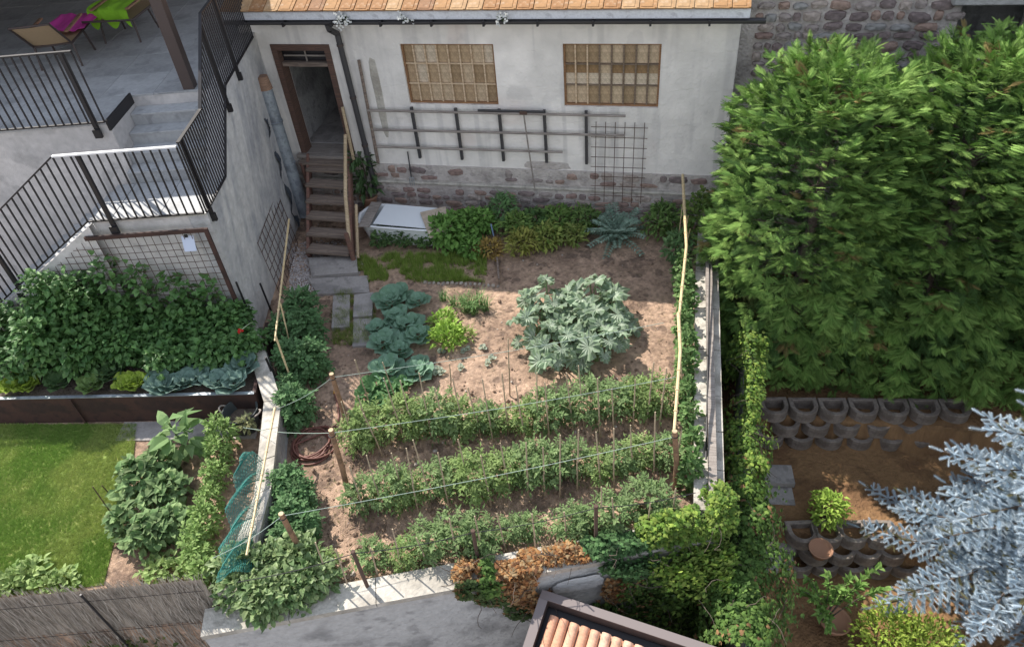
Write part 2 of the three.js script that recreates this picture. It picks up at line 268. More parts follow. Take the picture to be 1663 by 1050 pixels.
  for (const y of [3.1, 2.2, 1.3]) mesh('pipe_clip', new Geo().bar(V3(-5.507 + (3.1 - y) * 0.016, y, 0.075), V3(-5.507 + (3.1 - y) * 0.016, y + 0.035, 0.075), 0.058, 0.058, 10).build(), MAT.brownMetal, house);
  // roof: interlocking clay tiles laid one by one, on a deck
  const roof = new THREE.Group(); roof.name = 'roof'; house.add(roof);
  const pitch = 0.32, dz = Math.cos(pitch), dy = Math.sin(pitch);
  mesh('deck', new Geo().quad(V3(-7.3, 3.735, 0.28), V3(0.82, 3.735, 0.28), V3(0.82, 3.735 + 7.5 * Math.tan(pitch), -7.22), V3(-7.3, 3.735 + 7.5 * Math.tan(pitch), -7.22)).build(), MAT.oldWood, roof);
  const clay = [[0.37, 0.20, 0.085], [0.32, 0.16, 0.065], [0.41, 0.255, 0.13], [0.27, 0.14, 0.07]].map((c, i) => std({ map: tex(128, 0.4, (u, v) => sc3(mix3(c, [0.5, 0.36, 0.24], sm(0.62, 0.8, fbm(u * 5 + i * 7, v * 5, 4, 5)) * 0.6), 0.75 + 0.5 * fbm(u * 12, v * 12 + i, 3, 12))), roughness: 0.85 }));
  const tg = new Geo(); // one tile: pan, raised side roll, front lip
  tg.box(0, 0.014, 0, 0.245, 0.02, 0.40); tg.box(0.108, 0.029, 0, 0.03, 0.012, 0.40); tg.box(-0.02, 0.027, 0.02, 0.16, 0.006, 0.30);
  const tileG = tg.build();
  for (let r = 0; r < 5; r++) for (let i = 0; i < 32; i++) {
    const t = mesh('tile', tileG, clay[Math.floor(R() * 3.4)], roof), L = 0.17 + r * 0.345;
    t.position.set(-7.17 + i * 0.254 + (r % 2) * 0.127, 3.755 + L * dy + 0.012, 0.33 - L * dz); t.rotation.set(pitch + 0.055, rr(-0.02, 0.02), rr(-0.015, 0.015));
  }
  { const far = new Geo(); for (let r = 5; r < 19; r++) for (let i = 0; i < 32; i++) { const L = 0.17 + r * 0.345, x = -7.17 + i * 0.254 + (r % 2) * 0.127, m = new THREE.Matrix4().makeRotationX(pitch + 0.055); far.box(x, 3.775 + L * dy, 0.33 - L * dz, 0.245, 0.03, 0.40, m); } stuff(mesh('roof_tiles', far.build(), clay[0], roof)); }
  // rubble plinth: mortar band with stones set in it
  const plinth = new THREE.Group(); plinth.name = 'plinth'; house.add(plinth);
  mesh('mortar', new Geo().span(-7.25, -0.5, 0.002, 0.74, 0.56, 0.07).span(-7.25, 0.56, 0.002, 0.74, 0.92, 0.02).build(), MAT.mortar, plinth);
  mesh('ledge', moved(rounded(7.9, 0.05, 0.10, 0.02), -3.25, 0.585, 0.05), MAT.cap, plinth);
  const stoneM = [[0.29, 0.20, 0.175], [0.25, 0.195, 0.185], [0.35, 0.245, 0.20], [0.33, 0.28, 0.26], [0.21, 0.165, 0.16], [0.42, 0.35, 0.31]].map((c, i) => std({ map: tex(128, 0.35, (u, v) => sc3(c, 0.6 + 0.8 * fbm(u * 7 + i * 5, v * 7, 4, 7))), bumpMap: bumpFine, bumpScale: 0.01 }));
  MAT.stones = stoneM;
  const lay = (x0, x1, y0, y1, z, rowH, dens, parent, d, ms = stoneM, wk = 1) => {
    for (let y = y0; y < y1 - 0.04;) { const h = rr(0.75, 1.3) * rowH; for (let x = x0 + rr(0, 0.1); x < x1;) { const w = rr(0.7, 2.3) * rowH * wk * 1.25; if (R() < dens) { const s2 = mesh('stone', stoneGeo(w * 0.95, h * rr(0.75, 1.02), d), ms[Math.floor(R() * ms.length)], parent); s2.position.set(x + w / 2, y + h / 2 + rr(-0.02, 0.02), z); s2.rotation.z = rr(-0.12, 0.12); } x += w; } y += h; }
  };
  lay(-7.0, 0.6, 0.0, 0.54, 0.066, 0.12, 0.9, plinth, 0.034, stoneM, 1.2);
  lay(-7.0, 0.4, 0.63, 0.93, 0.018, 0.13, 0.5, plinth, 0.024, stoneM, 1.1);
  MAT.lay = lay;
}
// rubble stone house next door
reseed(21);
{
  const h = thing('stone_house', 'rubble stone house wall with a dark window opening behind the tall hedge', 'house');
  const s = new THREE.Shape(); s.moveTo(0.76, -2.5); s.lineTo(9, -2.5); s.lineTo(9, 6.5); s.lineTo(0.76, 6.5); s.closePath();
  const o = new THREE.Path(); o.moveTo(3.72, 2.75); o.lineTo(3.72, 3.52); o.lineTo(4.7, 3.52); o.lineTo(4.7, 2.75); o.closePath(); s.holes.push(o);
  const g = new THREE.ExtrudeGeometry(s, { depth: 0.45, bevelEnabled: false }); g.translate(0, 0, -0.9); mesh('wall', g, MAT.mortar, h);
  mesh('back_room', new Geo().span(3.5, 2.5, -1.6, 5, 3.8, -1.5).span(3.5, 2.5, -1.5, 3.6, 3.8, -0.91).span(4.9, 2.5, -1.5, 5, 3.8, -0.91).span(3.6, 3.7, -1.5, 4.9, 3.8, -0.91).span(3.6, 2.5, -1.5, 4.9, 2.6, -0.91).build(), MAT.oldConcrete, h);
  mesh('lintel', moved(rounded(1.3, 0.16, 0.2, 0.02), 4.2, 3.61, -0.42), MAT.oldConcrete, h);
  const ms = [...MAT.stones, std({ map: tex(128, 0.35, (u, v) => sc3([0.27, 0.26, 0.25], 0.6 + 0.8 * fbm(u * 7, v * 7, 4, 7))) })];
  MAT.lay(0.95, 3.55, 2.45, 3.75, -0.452, 0.13, 0.96, h, 0.05, ms, 1.0); MAT.lay(4.9, 6, 2.6, 3.7, -0.452, 0.15, 0.96, h, 0.05, ms, 0.85);
}
// things leaning on or hanging at the house wall
{
  const r = thing('pole_rack', 'long rack of dark poles and uprights hung along the wall under the windows', 'rack');
  for (const [x0, y0, x1, y1] of [[-5.28, 2.0, -0.86, 2.0], [-5.28, 1.64, -0.86, 1.66], [-5.24, 1.31, -1.9, 1.32]]) mesh('rail', new Geo().bar(V3(x0, y0, 0.10), V3(x1, y1, 0.10), 0.023, 0.021, 8).build(), MAT.greyWood, r);
  mesh('rail', new Geo().bar(V3(-3.3, 2.045, 0.10), V3(-2.18, 2.045, 0.10), 0.02, 0.02, 8).build(), MAT.darkPipe, r);
  for (const x of [-4.48, -3.7, -2.95, -2.19, -1.5]) mesh('upright', new Geo().beam(V3(x, 1.09, 0.055), V3(x, 2.05, 0.055), 0.045, 0.05, V3(0, 0, 1)).build(), MAT.darkPipe, r);
  single('dark_pole', new Geo().bar(V3(-5.25, 2.86, 0.05), V3(-5.27, 1.0, 0.13), 0.026, 0.03, 8).build(), MAT.oldWood, 'dark straight pole leaning on the wall beside the downpipe', 'pole');
  const f = thing('wire_mesh', 'square rusty wire mesh panel leaning under the right window', 'wire panel');
  for (let i = 0; i < 6; i++) { const x = -1.34 + i * 0.157; mesh('vertical_wire', new Geo().bar(V3(x, 1.86, 0.04), V3(x, 0.45, 0.22), 0.006, 0.006, 5).build(), MAT.rustRod, f); }
  for (let j = 0; j < 8; j++) { const t = j / 7; mesh('cross_wire', new Geo().bar(V3(-1.42, 1.78 - t * 1.2, 0.062 + t * 0.15), V3(-0.50, 1.78 - t * 1.2, 0.062 + t * 0.15), 0.006, 0.006, 5).build(), MAT.rustRod, f); }
  const hoe = thing('hoe', 'long handled hoe leaning on the wall between the windows', 'hoe');
  mesh('handle', new Geo().path([V3(-2.52, 2.02, 0.13), V3(-2.47, 1.4, 0.16), V3(-2.40, 0.66, 0.2)], 0.013, 7).build(), MAT.greyWood, hoe); mesh('blade', new Geo().box(-2.52, 2.04, 0.15, 0.12, 0.05, 0.03).build(), MAT.rustRod, hoe);
  const fk = thing('garden_fork', 'small garden fork hanging head down above the bathtub', 'fork');
  mesh('handle', new Geo().bar(V3(-4.70, 1.2, 0.05), V3(-4.70, 0.72, 0.1), 0.012, 0.012, 7).build(), MAT.darkPipe, fk); for (const k of [-0.04, 0, 0.04]) mesh('tine', new Geo().path([V3(-4.70, 0.72, 0.1), V3(-4.70 + k, 0.69, 0.1), V3(-4.70 + k, 0.55, 0.12)], 0.006, 5).build(), MAT.zinc, fk);
  const fl = thing('metal_flue', 'grey blue metal flue pipe standing in the corner by the doorway', 'pipe');
  { const p0 = V3(-6.88, 2.55, 0.40), p1 = V3(-6.84, 0.02, 0.48); mesh('pipe', new Geo().bar(p0, p1, 0.105, 0.12, 16).build(), MAT.zinc, fl); mesh('collar', new Geo().bar(V3(-6.882, 2.72, 0.395), V3(-6.88, 2.5, 0.402), 0.09, 0.118, 14).build(), std({ map: woodTex([0.30, 0.18, 0.12], [0.2, 0.12, 0.08], 0.5, 41) }), fl); for (const y of [1.9, 1.1]) mesh('seam', new Geo().bar(V3(-6.87 + (2 - y) * 0.016, y, 0.42 + (2 - y) * 0.03), V3(-6.87 + (2 - y) * 0.016, y + 0.03, 0.42 + (2 - y) * 0.03), 0.123, 0.123, 16).build(), MAT.zinc, fl); }
  { // dark sheet of roofing felt slumped beside the flue
    const g = new Geo(); const N = 22; const q = (i, j) => V3(-6.97 + j * 0.03 + 0.035 * Math.sin(i * 0.9) + i * 0.0042, 2.15 - i * 0.095, 0.52 + j * 0.06 + 0.035 * Math.sin(i * 1.7 + j * 2) + i * 0.008); for (let i = 0; i < N; i++) for (let j = 0; j < 4; j++) g.quad(q(i, j), q(i + 1, j), q(i + 1, j + 1), q(i, j + 1));
    single('felt_sheet', g.build(), std({ color: col(0.05, 0.058, 0.075), roughness: 0.8, side: THREE.DoubleSide }), 'crumpled strip of dark roofing felt hanging beside the grey flue', 'sheet'); }
  { const pts = [[0, 0], [0.17, 0.02], [0.2, 0.2], [0.16, 0.42], [0.07, 0.55], [0.09, 0.62], [0, 0.6]].map((a) => new THREE.Vector2(a[0], a[1])); const g = new THREE.LatheGeometry(pts, 14); g.translate(-5.95, 1.07, -1.5); single('dark_sack', g, std({ color: col(0.03, 0.03, 0.032), roughness: 0.7 }), 'dark tied sack standing in the passage behind the doorway', 'sack'); }
}
// plants rooted in the gutter
reseed(31);
for (const [px, n, lab] of [[556, 26, 'white flowering weed growing in the gutter above the downpipe'], [655, 12, 'small white flowering weed growing in the gutter left of the first window'], [815, 14, 'low white flowering weed growing in the gutter right of the first window']]) {
  const c = PZ(px, 30, 0.36), t = thing('gutter_weed', lab, 'weed', null, V3(c.x, 3.62, 0.33)); const g = new Geo(), f = new Geo();
  for (let i = 0; i < n; i++) { const d = V3(rr(-1, 1), rr(-0.6, 1), rr(0, 1)).normalize(), e = d.clone().multiplyScalar(rr(0.05, 0.15)); g.color(0.07, 0.11, 0.04).leaf(V3(rr(-0.06, 0.06), 0, 0), d, V3(0, 1, 0.2), rr(0.06, 0.13), 0.03); f.color(0.75, 0.75, 0.72); for (let k = 0; k < 3; k++) f.leaf(e.clone().add(V3(rr(-0.02, 0.02), rr(-0.02, 0.02), 0.01)), V3(rr(-1, 1), rr(-1, 1), 0.3).normalize(), V3(0, 0.5, 1), 0.035, 0.03); }
  stuff(mesh('leaves', g.build(), MAT.leaf, t)); stuff(mesh('flowers', f.build(), MAT.leaf, t));
}
// ================================================================ raised terrace with stairs on the left (own axes, turned against the house)
reseed(41);
const TO = V3(-6.18, 0, 3.8), TT = 12.5 * Math.PI / 180;
const TL = (x, y, z) => V3(x, y, z).applyAxisAngle(V3(0, 1, 0), TT).add(TO);
const LAND = 2.3, TERR = 3.2;
{
  const t = thing('terrace', 'raised grey tiled terrace with stairs beside the garden', 'terrace', null, TO, TT);
  // long retaining wall towards the garden
  const s = new Geo(); const prof = [[0, -1], [0, LAND - 0.01], [-0.88, LAND - 0.01], [-1.95, TERR + 0.0], [-3.9, TERR + 0.1], [-3.9, -1]];
  for (const x of [-0.27, 0]) for (const tri of THREE.ShapeUtils.triangulateShape(prof.map((q) => new THREE.Vector2(q[0], q[1])), [])) { const v = tri.map((i) => V3(x, prof[i][1], prof[i][0])); x === 0 ? s.tri(v[0], v[1], v[2]) : s.tri(v[0], v[2], v[1]); }
  for (let i = 0; i < prof.length; i++) { const a = prof[i], b = prof[(i + 1) % prof.length]; s.quad(V3(0, a[1], a[0]), V3(-0.27, a[1], a[0]), V3(-0.27, b[1], b[0]), V3(0, b[1], b[0])); }
  mesh('garden_wall_face', s.build(), MAT.sideWall, t);
  // body: landing block, terrace block, walls of the lower stair
  mesh('landing_wall', new Geo().span(-1.6, -1, -0.22, -0.275, LAND - 0.03, -0.004).build(), MAT.render, t);
  mesh('landing_core', new Geo().span(-1.6, -1, -0.95, -0.275, LAND - 0.03, -0.221).build(), MAT.render, t);
  mesh('terrace_wall', new Geo().span(-9, -1, -1.3, -1.405, TERR - 0.03, -1.08).build(), MAT.render, t);
  mesh('terrace_core', new Geo().span(-9, 2.3, -8, -0.275, TERR - 0.03, -1.96).span(-9, 2.3, -1.96, -1.405, TERR - 0.03, -1.301).build(), MAT.render, t);
  const tg = (w, d) => rounded(w - 0.006, 0.03, d - 0.006, 0.004);
  const tA = tg(0.8, 0.8);
  for (let i = 0; i < 10; i++) for (let j = 0; j < 8; j++) { const x = -0.68 - i * 0.8, z = -2.36 - j * 0.8; const q = mesh('floor_tile', tA, MAT.tile[Math.floor(R() * 3)], t); q.position.set(x, TERR - 0.0145 + rr(-0.001, 0.001), z); }
  for (let i = 0; i < 9; i++) { const q = mesh('floor_tile', tg(0.8, 0.88), MAT.tile[Math.floor(R() * 3)], t); q.position.set(-1.81 - i * 0.8, TERR - 0.0145 + rr(-0.001, 0.001), -1.515); }
  for (let i = 0; i < 2; i++) { const q = mesh('floor_tile', tg(0.67, 0.95), MAT.tile[i], t); q.position.set(-0.33 - i * 0.67, LAND - 0.0145, -0.475); }
  { const q = mesh('floor_tile', tg(0.27, 0.95), MAT.tile[2], t); q.position.set(-1.475, LAND - 0.0145, -0.475); }
  // upper flight, five risers of 18 cm
  for (let k = 0; k < 4; k++) { const y = TERR - 0.18 * (k + 1), z1 = -1.95 + 0.25 * (k + 1);
    mesh('riser', new Geo().span(-1.40, 2.2, z1 - 0.25, -0.275, y - 0.03, z1 - 0.004).build(), MAT.tile[2], t);
    const q = mesh('tread', rounded(1.12, 0.03, 0.262, 0.005), MAT.tile[k % 2], t); q.position.set(-0.838, y - 0.0145, z1 - 0.127); }
  mesh('stair_skirting', new Geo().span(-1.43, TERR - 0.12, -1.96, -1.402, TERR + 0.035, -1.07).build(), MAT.blackMetal, t);
  // lower flight towards the left, risers of 17 cm
  for (let k = 0; k < 11; k++) { const y = LAND - 0.17 * (k + 1), x1 = -1.6 - 0.26 * (k + 1);
    mesh('riser', new Geo().span(x1 + 0.004, -0.8, -1.075, x1 + 0.259, y - 0.03, -0.006).build(), MAT.render, t);
    const q = mesh('tread', rounded(0.27, 0.03, 1.06, 0.005), MAT.tile[(k + 1) % 2], t); q.position.set(x1 + 0.132, y - 0.0145, -0.532); }
  { // kerb wall along the open side of the lower flight: a raking upstand
    const g = new Geo(), N = 8; const y = (x) => LAND - 0.02 - Math.max(0, (-1.6 - x)) * 0.17 / 0.26;
    for (let i = 0; i < N; i++) { const a = -1.6 - i * 0.36, b = a - 0.36; const A = V3(a, y(a), 0), B = V3(b, y(b), 0), A2 = V3(a, y(a), 0.11), B2 = V3(b, y(b), 0.11), C = V3(a, -0.8, 0.11), D = V3(b, -0.8, 0.11); g.quad(B, B2, A2, A); g.quad(D, C, A2, B2); g.quad(A, V3(a, -0.8, 0), V3(b, -0.8, 0), B); }
    mesh('stair_upstand', g.build(), MAT.render, t); }
  mesh('edge_profile', new Geo().span(-1.6, LAND - 0.03, -0.003, 0.0, LAND + 0.004, 0.014).build(), std({ color: col(0.5, 0.5, 0.5), roughness: 0.4, metalness: 0.6 }), t);
  // railings
  const rail = (name, label, pts, o = {}) => { // pts: [x, floor y, z]; bars hang between a top and a bottom rail that follow the floor line
    const g = thing(name, label, 'railing', null, TO, TT), H = o.h || 1.02, mat = MAT.blackMetal;
    for (let i = 0; i + 1 < pts.length; i++) {
      const a = V3(...pts[i]), b = V3(...pts[i + 1]), L = Math.hypot(b.x - a.x, b.z - a.z), n = Math.max(2, Math.round(L / (o.step || 0.115)));
      const up = (v, h) => V3(v.x, v.y + h, v.z);
      mesh('top_rail', new Geo().beam(up(a, H), up(b, H), 0.045, 0.02).build(), o.topMat && o.topMat(i) || mat, g);
      mesh('bottom_rail', new Geo().beam(up(a, 0.03), up(b, 0.03), 0.03, 0.02).build(), mat, g);
      for (let k = i ? 1 : 0; k <= n; k++) { const q = a.clone().lerp(b, k / n); mesh('baluster', new Geo().span(q.x - 0.009, q.y + 0.03, q.z - 0.009, q.x + 0.009, q.y + H - 0.008, q.z + 0.009).build(), mat, g); }
      if (!o.noPosts || !o.noPosts.includes(i)) { const q = a.clone().lerp(b, o.postAt ? o.postAt[i] ?? 0.3 : 0.3); mesh('post', new Geo().span(q.x - 0.028, q.y - 0.16, q.z - 0.022, q.x + 0.028, q.y + H - 0.005, q.z + 0.02).build(), mat, g); mesh('foot_plate', new Geo().box(q.x, q.y - 0.12, q.z + (o.plate || 0), 0.10, 0.12, 0.05).build(), mat, g); }
    }
    return g;
  };
  const steel = std({ color: col(0.72, 0.72, 0.74), roughness: 0.35, metalness: 0.2 });
  rail('stair_railing', 'black bar railing down the stairs and along the landing above the planter', [[-4.2, LAND - 1.70, 0.07], [-1.62, LAND, 0.05], [-0.01, LAND, 0.05]], { topMat: (i) => i === 1 ? steel : null, postAt: [0.42, 0.2], plate: 0.03 });
  rail('wall_railing', 'tall black bar railing stepping up on top of the concrete garden wall', [[0.02, LAND, 0.03], [0.02, LAND, -0.9], [0.02, TERR, -1.98], [0.02, TERR + 0.06, -3.7]], { step: 0.075, postAt: [0.12, 0.85, 0.35], h: 1.06 });
  rail('terrace_railing', 'black bar railing along the terrace edge in front of the two loungers', [[-1.42, TERR, -1.04], [-6.5, TERR, -1.04]], { postAt: [0.03], plate: 0.03 });
  // roof over the terrace, carried by posts; it shades the whole terrace
  const c = thing('terrace_canopy', 'dark brown timber post and roof covering the terrace', 'canopy', null, TO, TT);
  mesh('post', new Geo().span(-0.62, TERR, -2.15, -0.46, 5.15, -1.99).build(), MAT.brownMetal, c);
  mesh('post', new Geo().span(-6.4, TERR, -2.15, -6.24, 5.15, -1.99).build(), MAT.brownMetal, c);
  mesh('roof', new Geo().span(-9, 5.15, -8, -0.42, 5.33, -2.45).build(), MAT.brownMetal, c);
  mesh('unseen_house_wall', new Geo().span(-9.3, 2.3, -8.3, -9.001, 5.15, -1.2).build(), MAT.render, c); mesh('unseen_house_wall', new Geo().span(-9, 2.3, -8.3, -0.9, 5.15, -8.001).build(), MAT.render, c);  // out of view walls, added to keep the sun off the terrace floor
  // loungers with towels
  const beige = std({ map: tex(128, 0.1, (u, v) => sc3([0.40, 0.28, 0.16], 0.8 + 0.3 * ((Math.floor(u * 32) + Math.floor(v * 32)) % 2) + 0.1 * fbm(u * 8, v * 8, 2, 8))) });
  const lounger = (pos, turn, label, rec) => {
    const g = thing('garden_lounger', label, 'lounger', null, pos, turn);
    for (const sx of [-0.3, 0.3]) { for (const sz of [-0.35, 0.33]) mesh('leg', new Geo().bar(V3(sx, 0.34, sz * 0.8), V3(sx * 1.08, 0, sz), 0.018, 0.016, 8).build(), MAT.brownMetal, g);
      mesh('side_rail', new Geo().path([V3(sx, 0.37, -0.75), V3(sx, 0.36, 0.28), V3(sx, 0.36 + 0.55 * rec, 0.28 + 0.42)], 0.018, 8).build(), MAT.brownMetal, g);
      mesh('armrest', new Geo().beam(V3(sx * 1.07, 0.58, -0.4), V3(sx * 1.07, 0.56, 0.34), 0.055, 0.025).build(), MAT.postWood, g); }
    const sheet = (pts, sag) => { const q = new Geo(), n = 8; const f = (u, v) => { const p = pts[0].clone().lerp(pts[1], u).lerp(pts[3].clone().lerp(pts[2], u), v); p.y -= sag * Math.sin(u * Math.PI); return p; }; for (let i = 0; i < n; i++) for (let j = 0; j < n; j++) q.quad(f(i / n, j / n), f(i / n, (j + 1) / n), f((i + 1) / n, (j + 1) / n), f((i + 1) / n, j / n)); return q.build(); };
    const bm = beige.clone(); bm.side = THREE.DoubleSide;
    mesh('seat', sheet([V3(-0.29, 0.385, -0.75), V3(0.29, 0.385, -0.75), V3(0.29, 0.375, 0.27), V3(-0.29, 0.375, 0.27)], 0.03), bm, g);
    mesh('backrest', sheet([V3(-0.29, 0.39, 0.28), V3(0.29, 0.39, 0.28), V3(0.29, 0.36 + 0.54 * rec, 0.69), V3(-0.29, 0.36 + 0.54 * rec, 0.69)], 0.02), bm, g);
    mesh('back_bar', new Geo().bar(V3(-0.3, 0.36 + 0.55 * rec, 0.70), V3(0.3, 0.36 + 0.55 * rec, 0.70), 0.016, 0.016, 8).build(), MAT.brownMetal, g);
    mesh('cross_bar', new Geo().bar(V3(-0.3, 0.36, 0.28), V3(0.3, 0.36, 0.28), 0.016, 0.016, 8).build(), MAT.brownMetal, g);
    return g;
  };
  const towel = (label, pos, turn, c3, w, d, drop, seed) => {
    reseed(seed); const q = new Geo(), n = 16; const f = (u, v) => { const x = (u - 0.5) * w, z = (v - 0.5) * d; let y = 0.02 * Math.sin(u * 9 + v * 5) + 0.012 * Math.sin(u * 23 + 1); const ez = Math.max(0, v - 0.72) / 0.28; y -= drop * ez * (0.75 + 0.25 * Math.sin(u * 14)); return V3(x + 0.03 * Math.sin(v * 8), y, z - ez * ez * d * 0.16); };
    for (let i = 0; i < n; i++) for (let j = 0; j < n; j++) q.quad(f(i / n, j / n), f(i / n, (j + 1) / n), f((i + 1) / n, (j + 1) / n), f((i + 1) / n, j / n));
    const m = single('towel', q.build(), std({ color: col(...c3), roughness: 1, side: THREE.DoubleSide }), label, 'towel'); m.position.copy(pos); m.rotation.y = turn; return m;
  };
  const p1 = P(112, 98, TERR), p2 = P(215, 58, TERR);
  lounger(p1, TT + 0.1, 'beige sling lounger under a pink towel, behind the terrace railing', 0.8);
  towel('bright pink towel spread over the beige lounger', p1.clone().add(V3(0.0, 0.47, -0.36)), TT + 0.1, [0.62, 0.06, 0.36], 0.66, 1.0, 0.0, 5);
  lounger(p2, TT - 0.12, 'beige sling lounger under a lime green towel, beside the canopy post', 0.25);
  towel('lime green towel draped over the second lounger', p2.clone().add(V3(-0.08, 0.55, 0.1)), TT - 0.12, [0.25, 0.52, 0.03], 0.72, 0.75, 0.3, 6);
}
// planter of weathering steel below the stairs, with a wire trellis
{
  const q = (x, z) => { const v = TL(x, 0, z); return [v.x, v.z]; };
  const pl = thing('steel_planter', 'long rusty steel raised planter in front of the terrace stairs', 'planter');
  const out = [[-3.9, 1.33], [0.45, 1.58], [0.28, 0.12]];
  const wallBar = (a, b, name) => { const A = TL(a[0], 0, a[1]), B = TL(b[0], 0, b[1]); mesh(name, new Geo().beam(V3(A.x, 0.06, A.z), V3(B.x, 0.06, B.z), 0.02, 0.62).build(), MAT.corten, pl); mesh('lip', new Geo().beam(V3(A.x, 0.378, A.z), V3(B.x, 0.378, B.z), 0.05, 0.012).build(), name === 'front_panel' ? MAT.zinc : MAT.corten, pl); };
  wallBar(out[0], out[1], 'front_panel'); wallBar(out[1], out[2], 'side_panel');
  mesh('soil', new Geo().poly([q(-3.9, 0.12), q(-3.9, 1.31), q(0.42, 1.55), q(0.25, 0.12)], -0.2, 0.30).build(), MAT.darkSoil, pl);
  for (const x of [-2.2]) { const A = TL(x, 0, 1.345 + (x + 3.9) * 0.0575 + 0.012); mesh('stiffener', new Geo().box(A.x, 0.06, A.z + 0.012, 0.03, 0.6, 0.02, new THREE.Matrix4().makeRotationY(TT)).build(), MAT.corten, pl); }
  const tr = thing('wire_trellis', 'rust red framed wire trellis on the wall under the landing', 'trellis', null, TO, TT);
  const z = 0.14; mesh('frame_post', new Geo().span(-0.06, 0.3, z - 0.02, -0.005, LAND - 0.16, z + 0.02).build(), MAT.corten, tr); mesh('frame_beam', new Geo().span(-1.72, LAND - 0.21, z - 0.02, -0.061, LAND - 0.155, z + 0.02).build(), MAT.corten, tr);
  const top = (x) => LAND - 0.2 - Math.max(0, -1.72 - x) * 0.65;
  for (let x = -0.15; x > -3.3; x -= 0.11) if (top(x) > 0.4) mesh('vertical_wire', new Geo().bar(V3(x, 0.3, z), V3(x, top(x), z), 0.0045, 0.0045, 4).build(), MAT.rustRod, tr);
  for (let y = 0.4; y < LAND - 0.25; y += 0.11) { const xl = -1.72 - Math.max(0, (LAND - 0.2 - y) / 0.65); mesh('cross_wire', new Geo().bar(V3(-0.06, y, z + 0.006), V3(Math.max(xl, -3.3), y, z + 0.006), 0.0045, 0.0045, 4).build(), MAT.rustRod, tr); }
  { const s = thing('paper_notice', 'pale blue sheet hung on the wire trellis', 'sheet', null, TL(-0.33, 1.93, 0.16), TT); mesh('sheet', new Geo().box(0, 0, 0, 0.17, 0.22, 0.006, new THREE.Matrix4().makeRotationX(-0.35)).build(), std({ color: col(0.5, 0.55, 0.68), roughness: 0.6 }), s); mesh('clip', new Geo().box(0, 0.12, -0.01, 0.04, 0.04, 0.02).build(), MAT.blackMetal, s); }
}
// ================================================================ ground, garden soil, walls round the garden
reseed(51);
const inst = (name, geo, mat, list, parent, cols) => { // list of Matrix4; colours optional
  const m = new THREE.InstancedMesh(geo, mat, list.length); list.forEach((q, i) => { m.setMatrixAt(i, q); if (cols) m.setColorAt(i, cols[i]); }); m.name = parent ? name : numbered(name); m.castShadow = m.receiveShadow = true; m.userData.kind = 'stuff'; (parent || scene).add(m); return m;
};
const frame = (p, dir, nrm, s) => { const d = dir.clone().normalize(), x = d.clone().cross(nrm).normalize(), n = x.clone().cross(d); if (x.lengthSq() < 0.5) x.set(1, 0, 0); const sx = s.isVector3 ? s : V3(s, s, s); return new THREE.Matrix4().makeBasis(x.multiplyScalar(sx.x), n.multiplyScalar(sx.y), d.multiplyScalar(sx.z)).setPosition(p); }; // local z -> dir, local y -> nrm
structure('ground', new THREE.PlaneGeometry(160, 160).rotateX(-Math.PI / 2).translate(0, -3.2, 0), MAT.slab);
const inPoly = (x, z, p) => { let c = false; for (let i = 0, j = p.length - 1; i < p.length; j = i++) if ((p[i][1] > z) !== (p[j][1] > z) && x < (p[j][0] - p[i][0]) * (z - p[i][1]) / (p[j][1] - p[i][1]) + p[i][0]) c = !c; return c; };
const xz = (v) => [v.x, v.z];
const lowR = [V3(-5.98, 0, 3.95), P(456, 650, 0.42), P(440, 790, 0.42), V3(-4.12, 0, 7.98)], lowL = [V3(-6.24, 0, 4.0), P(428, 652, 0.42), P(412, 805, 0.42), V3(-4.42, 0, 8.06)];
const FW0 = P(350, 985, 0.22), FW1 = P(1127, 842, 0.22);
const rwL = [V3(0.44, 0, 0.06), P(1130, 440, 0.4), P(1128, 640, 0.4), P(1127, 826, 0.4)];
const rows = [[P(570, 722), P(1085, 672)], [P(585, 822), P(1100, 752)], [P(520, 935), P(1105, 835)]];
const distSeg = (x, z, a, b) => { const dx = b.x - a.x, dz = b.z - a.z, t = clamp(((x - a.x) * dx + (z - a.z) * dz) / (dx * dx + dz * dz), 0, 1); return Math.hypot(x - a.x - dx * t, z - a.z - dz * t); };
function soilY(x, z) {
  let y = -0.01 + 0.05 * (fbm(x * 1.1 + 40, z * 1.1 + 20, 3) - 0.5) + 0.035 * (fbm(x * 6 + 3, z * 6, 3) - 0.5) + 0.04 * (fbm(x * 20, z * 20 + 7, 2) - 0.5);
  for (const [a, b] of rows) y += 0.07 * (1 - sm(0.1, 0.42, distSeg(x, z, a, b)));
  return y;
}
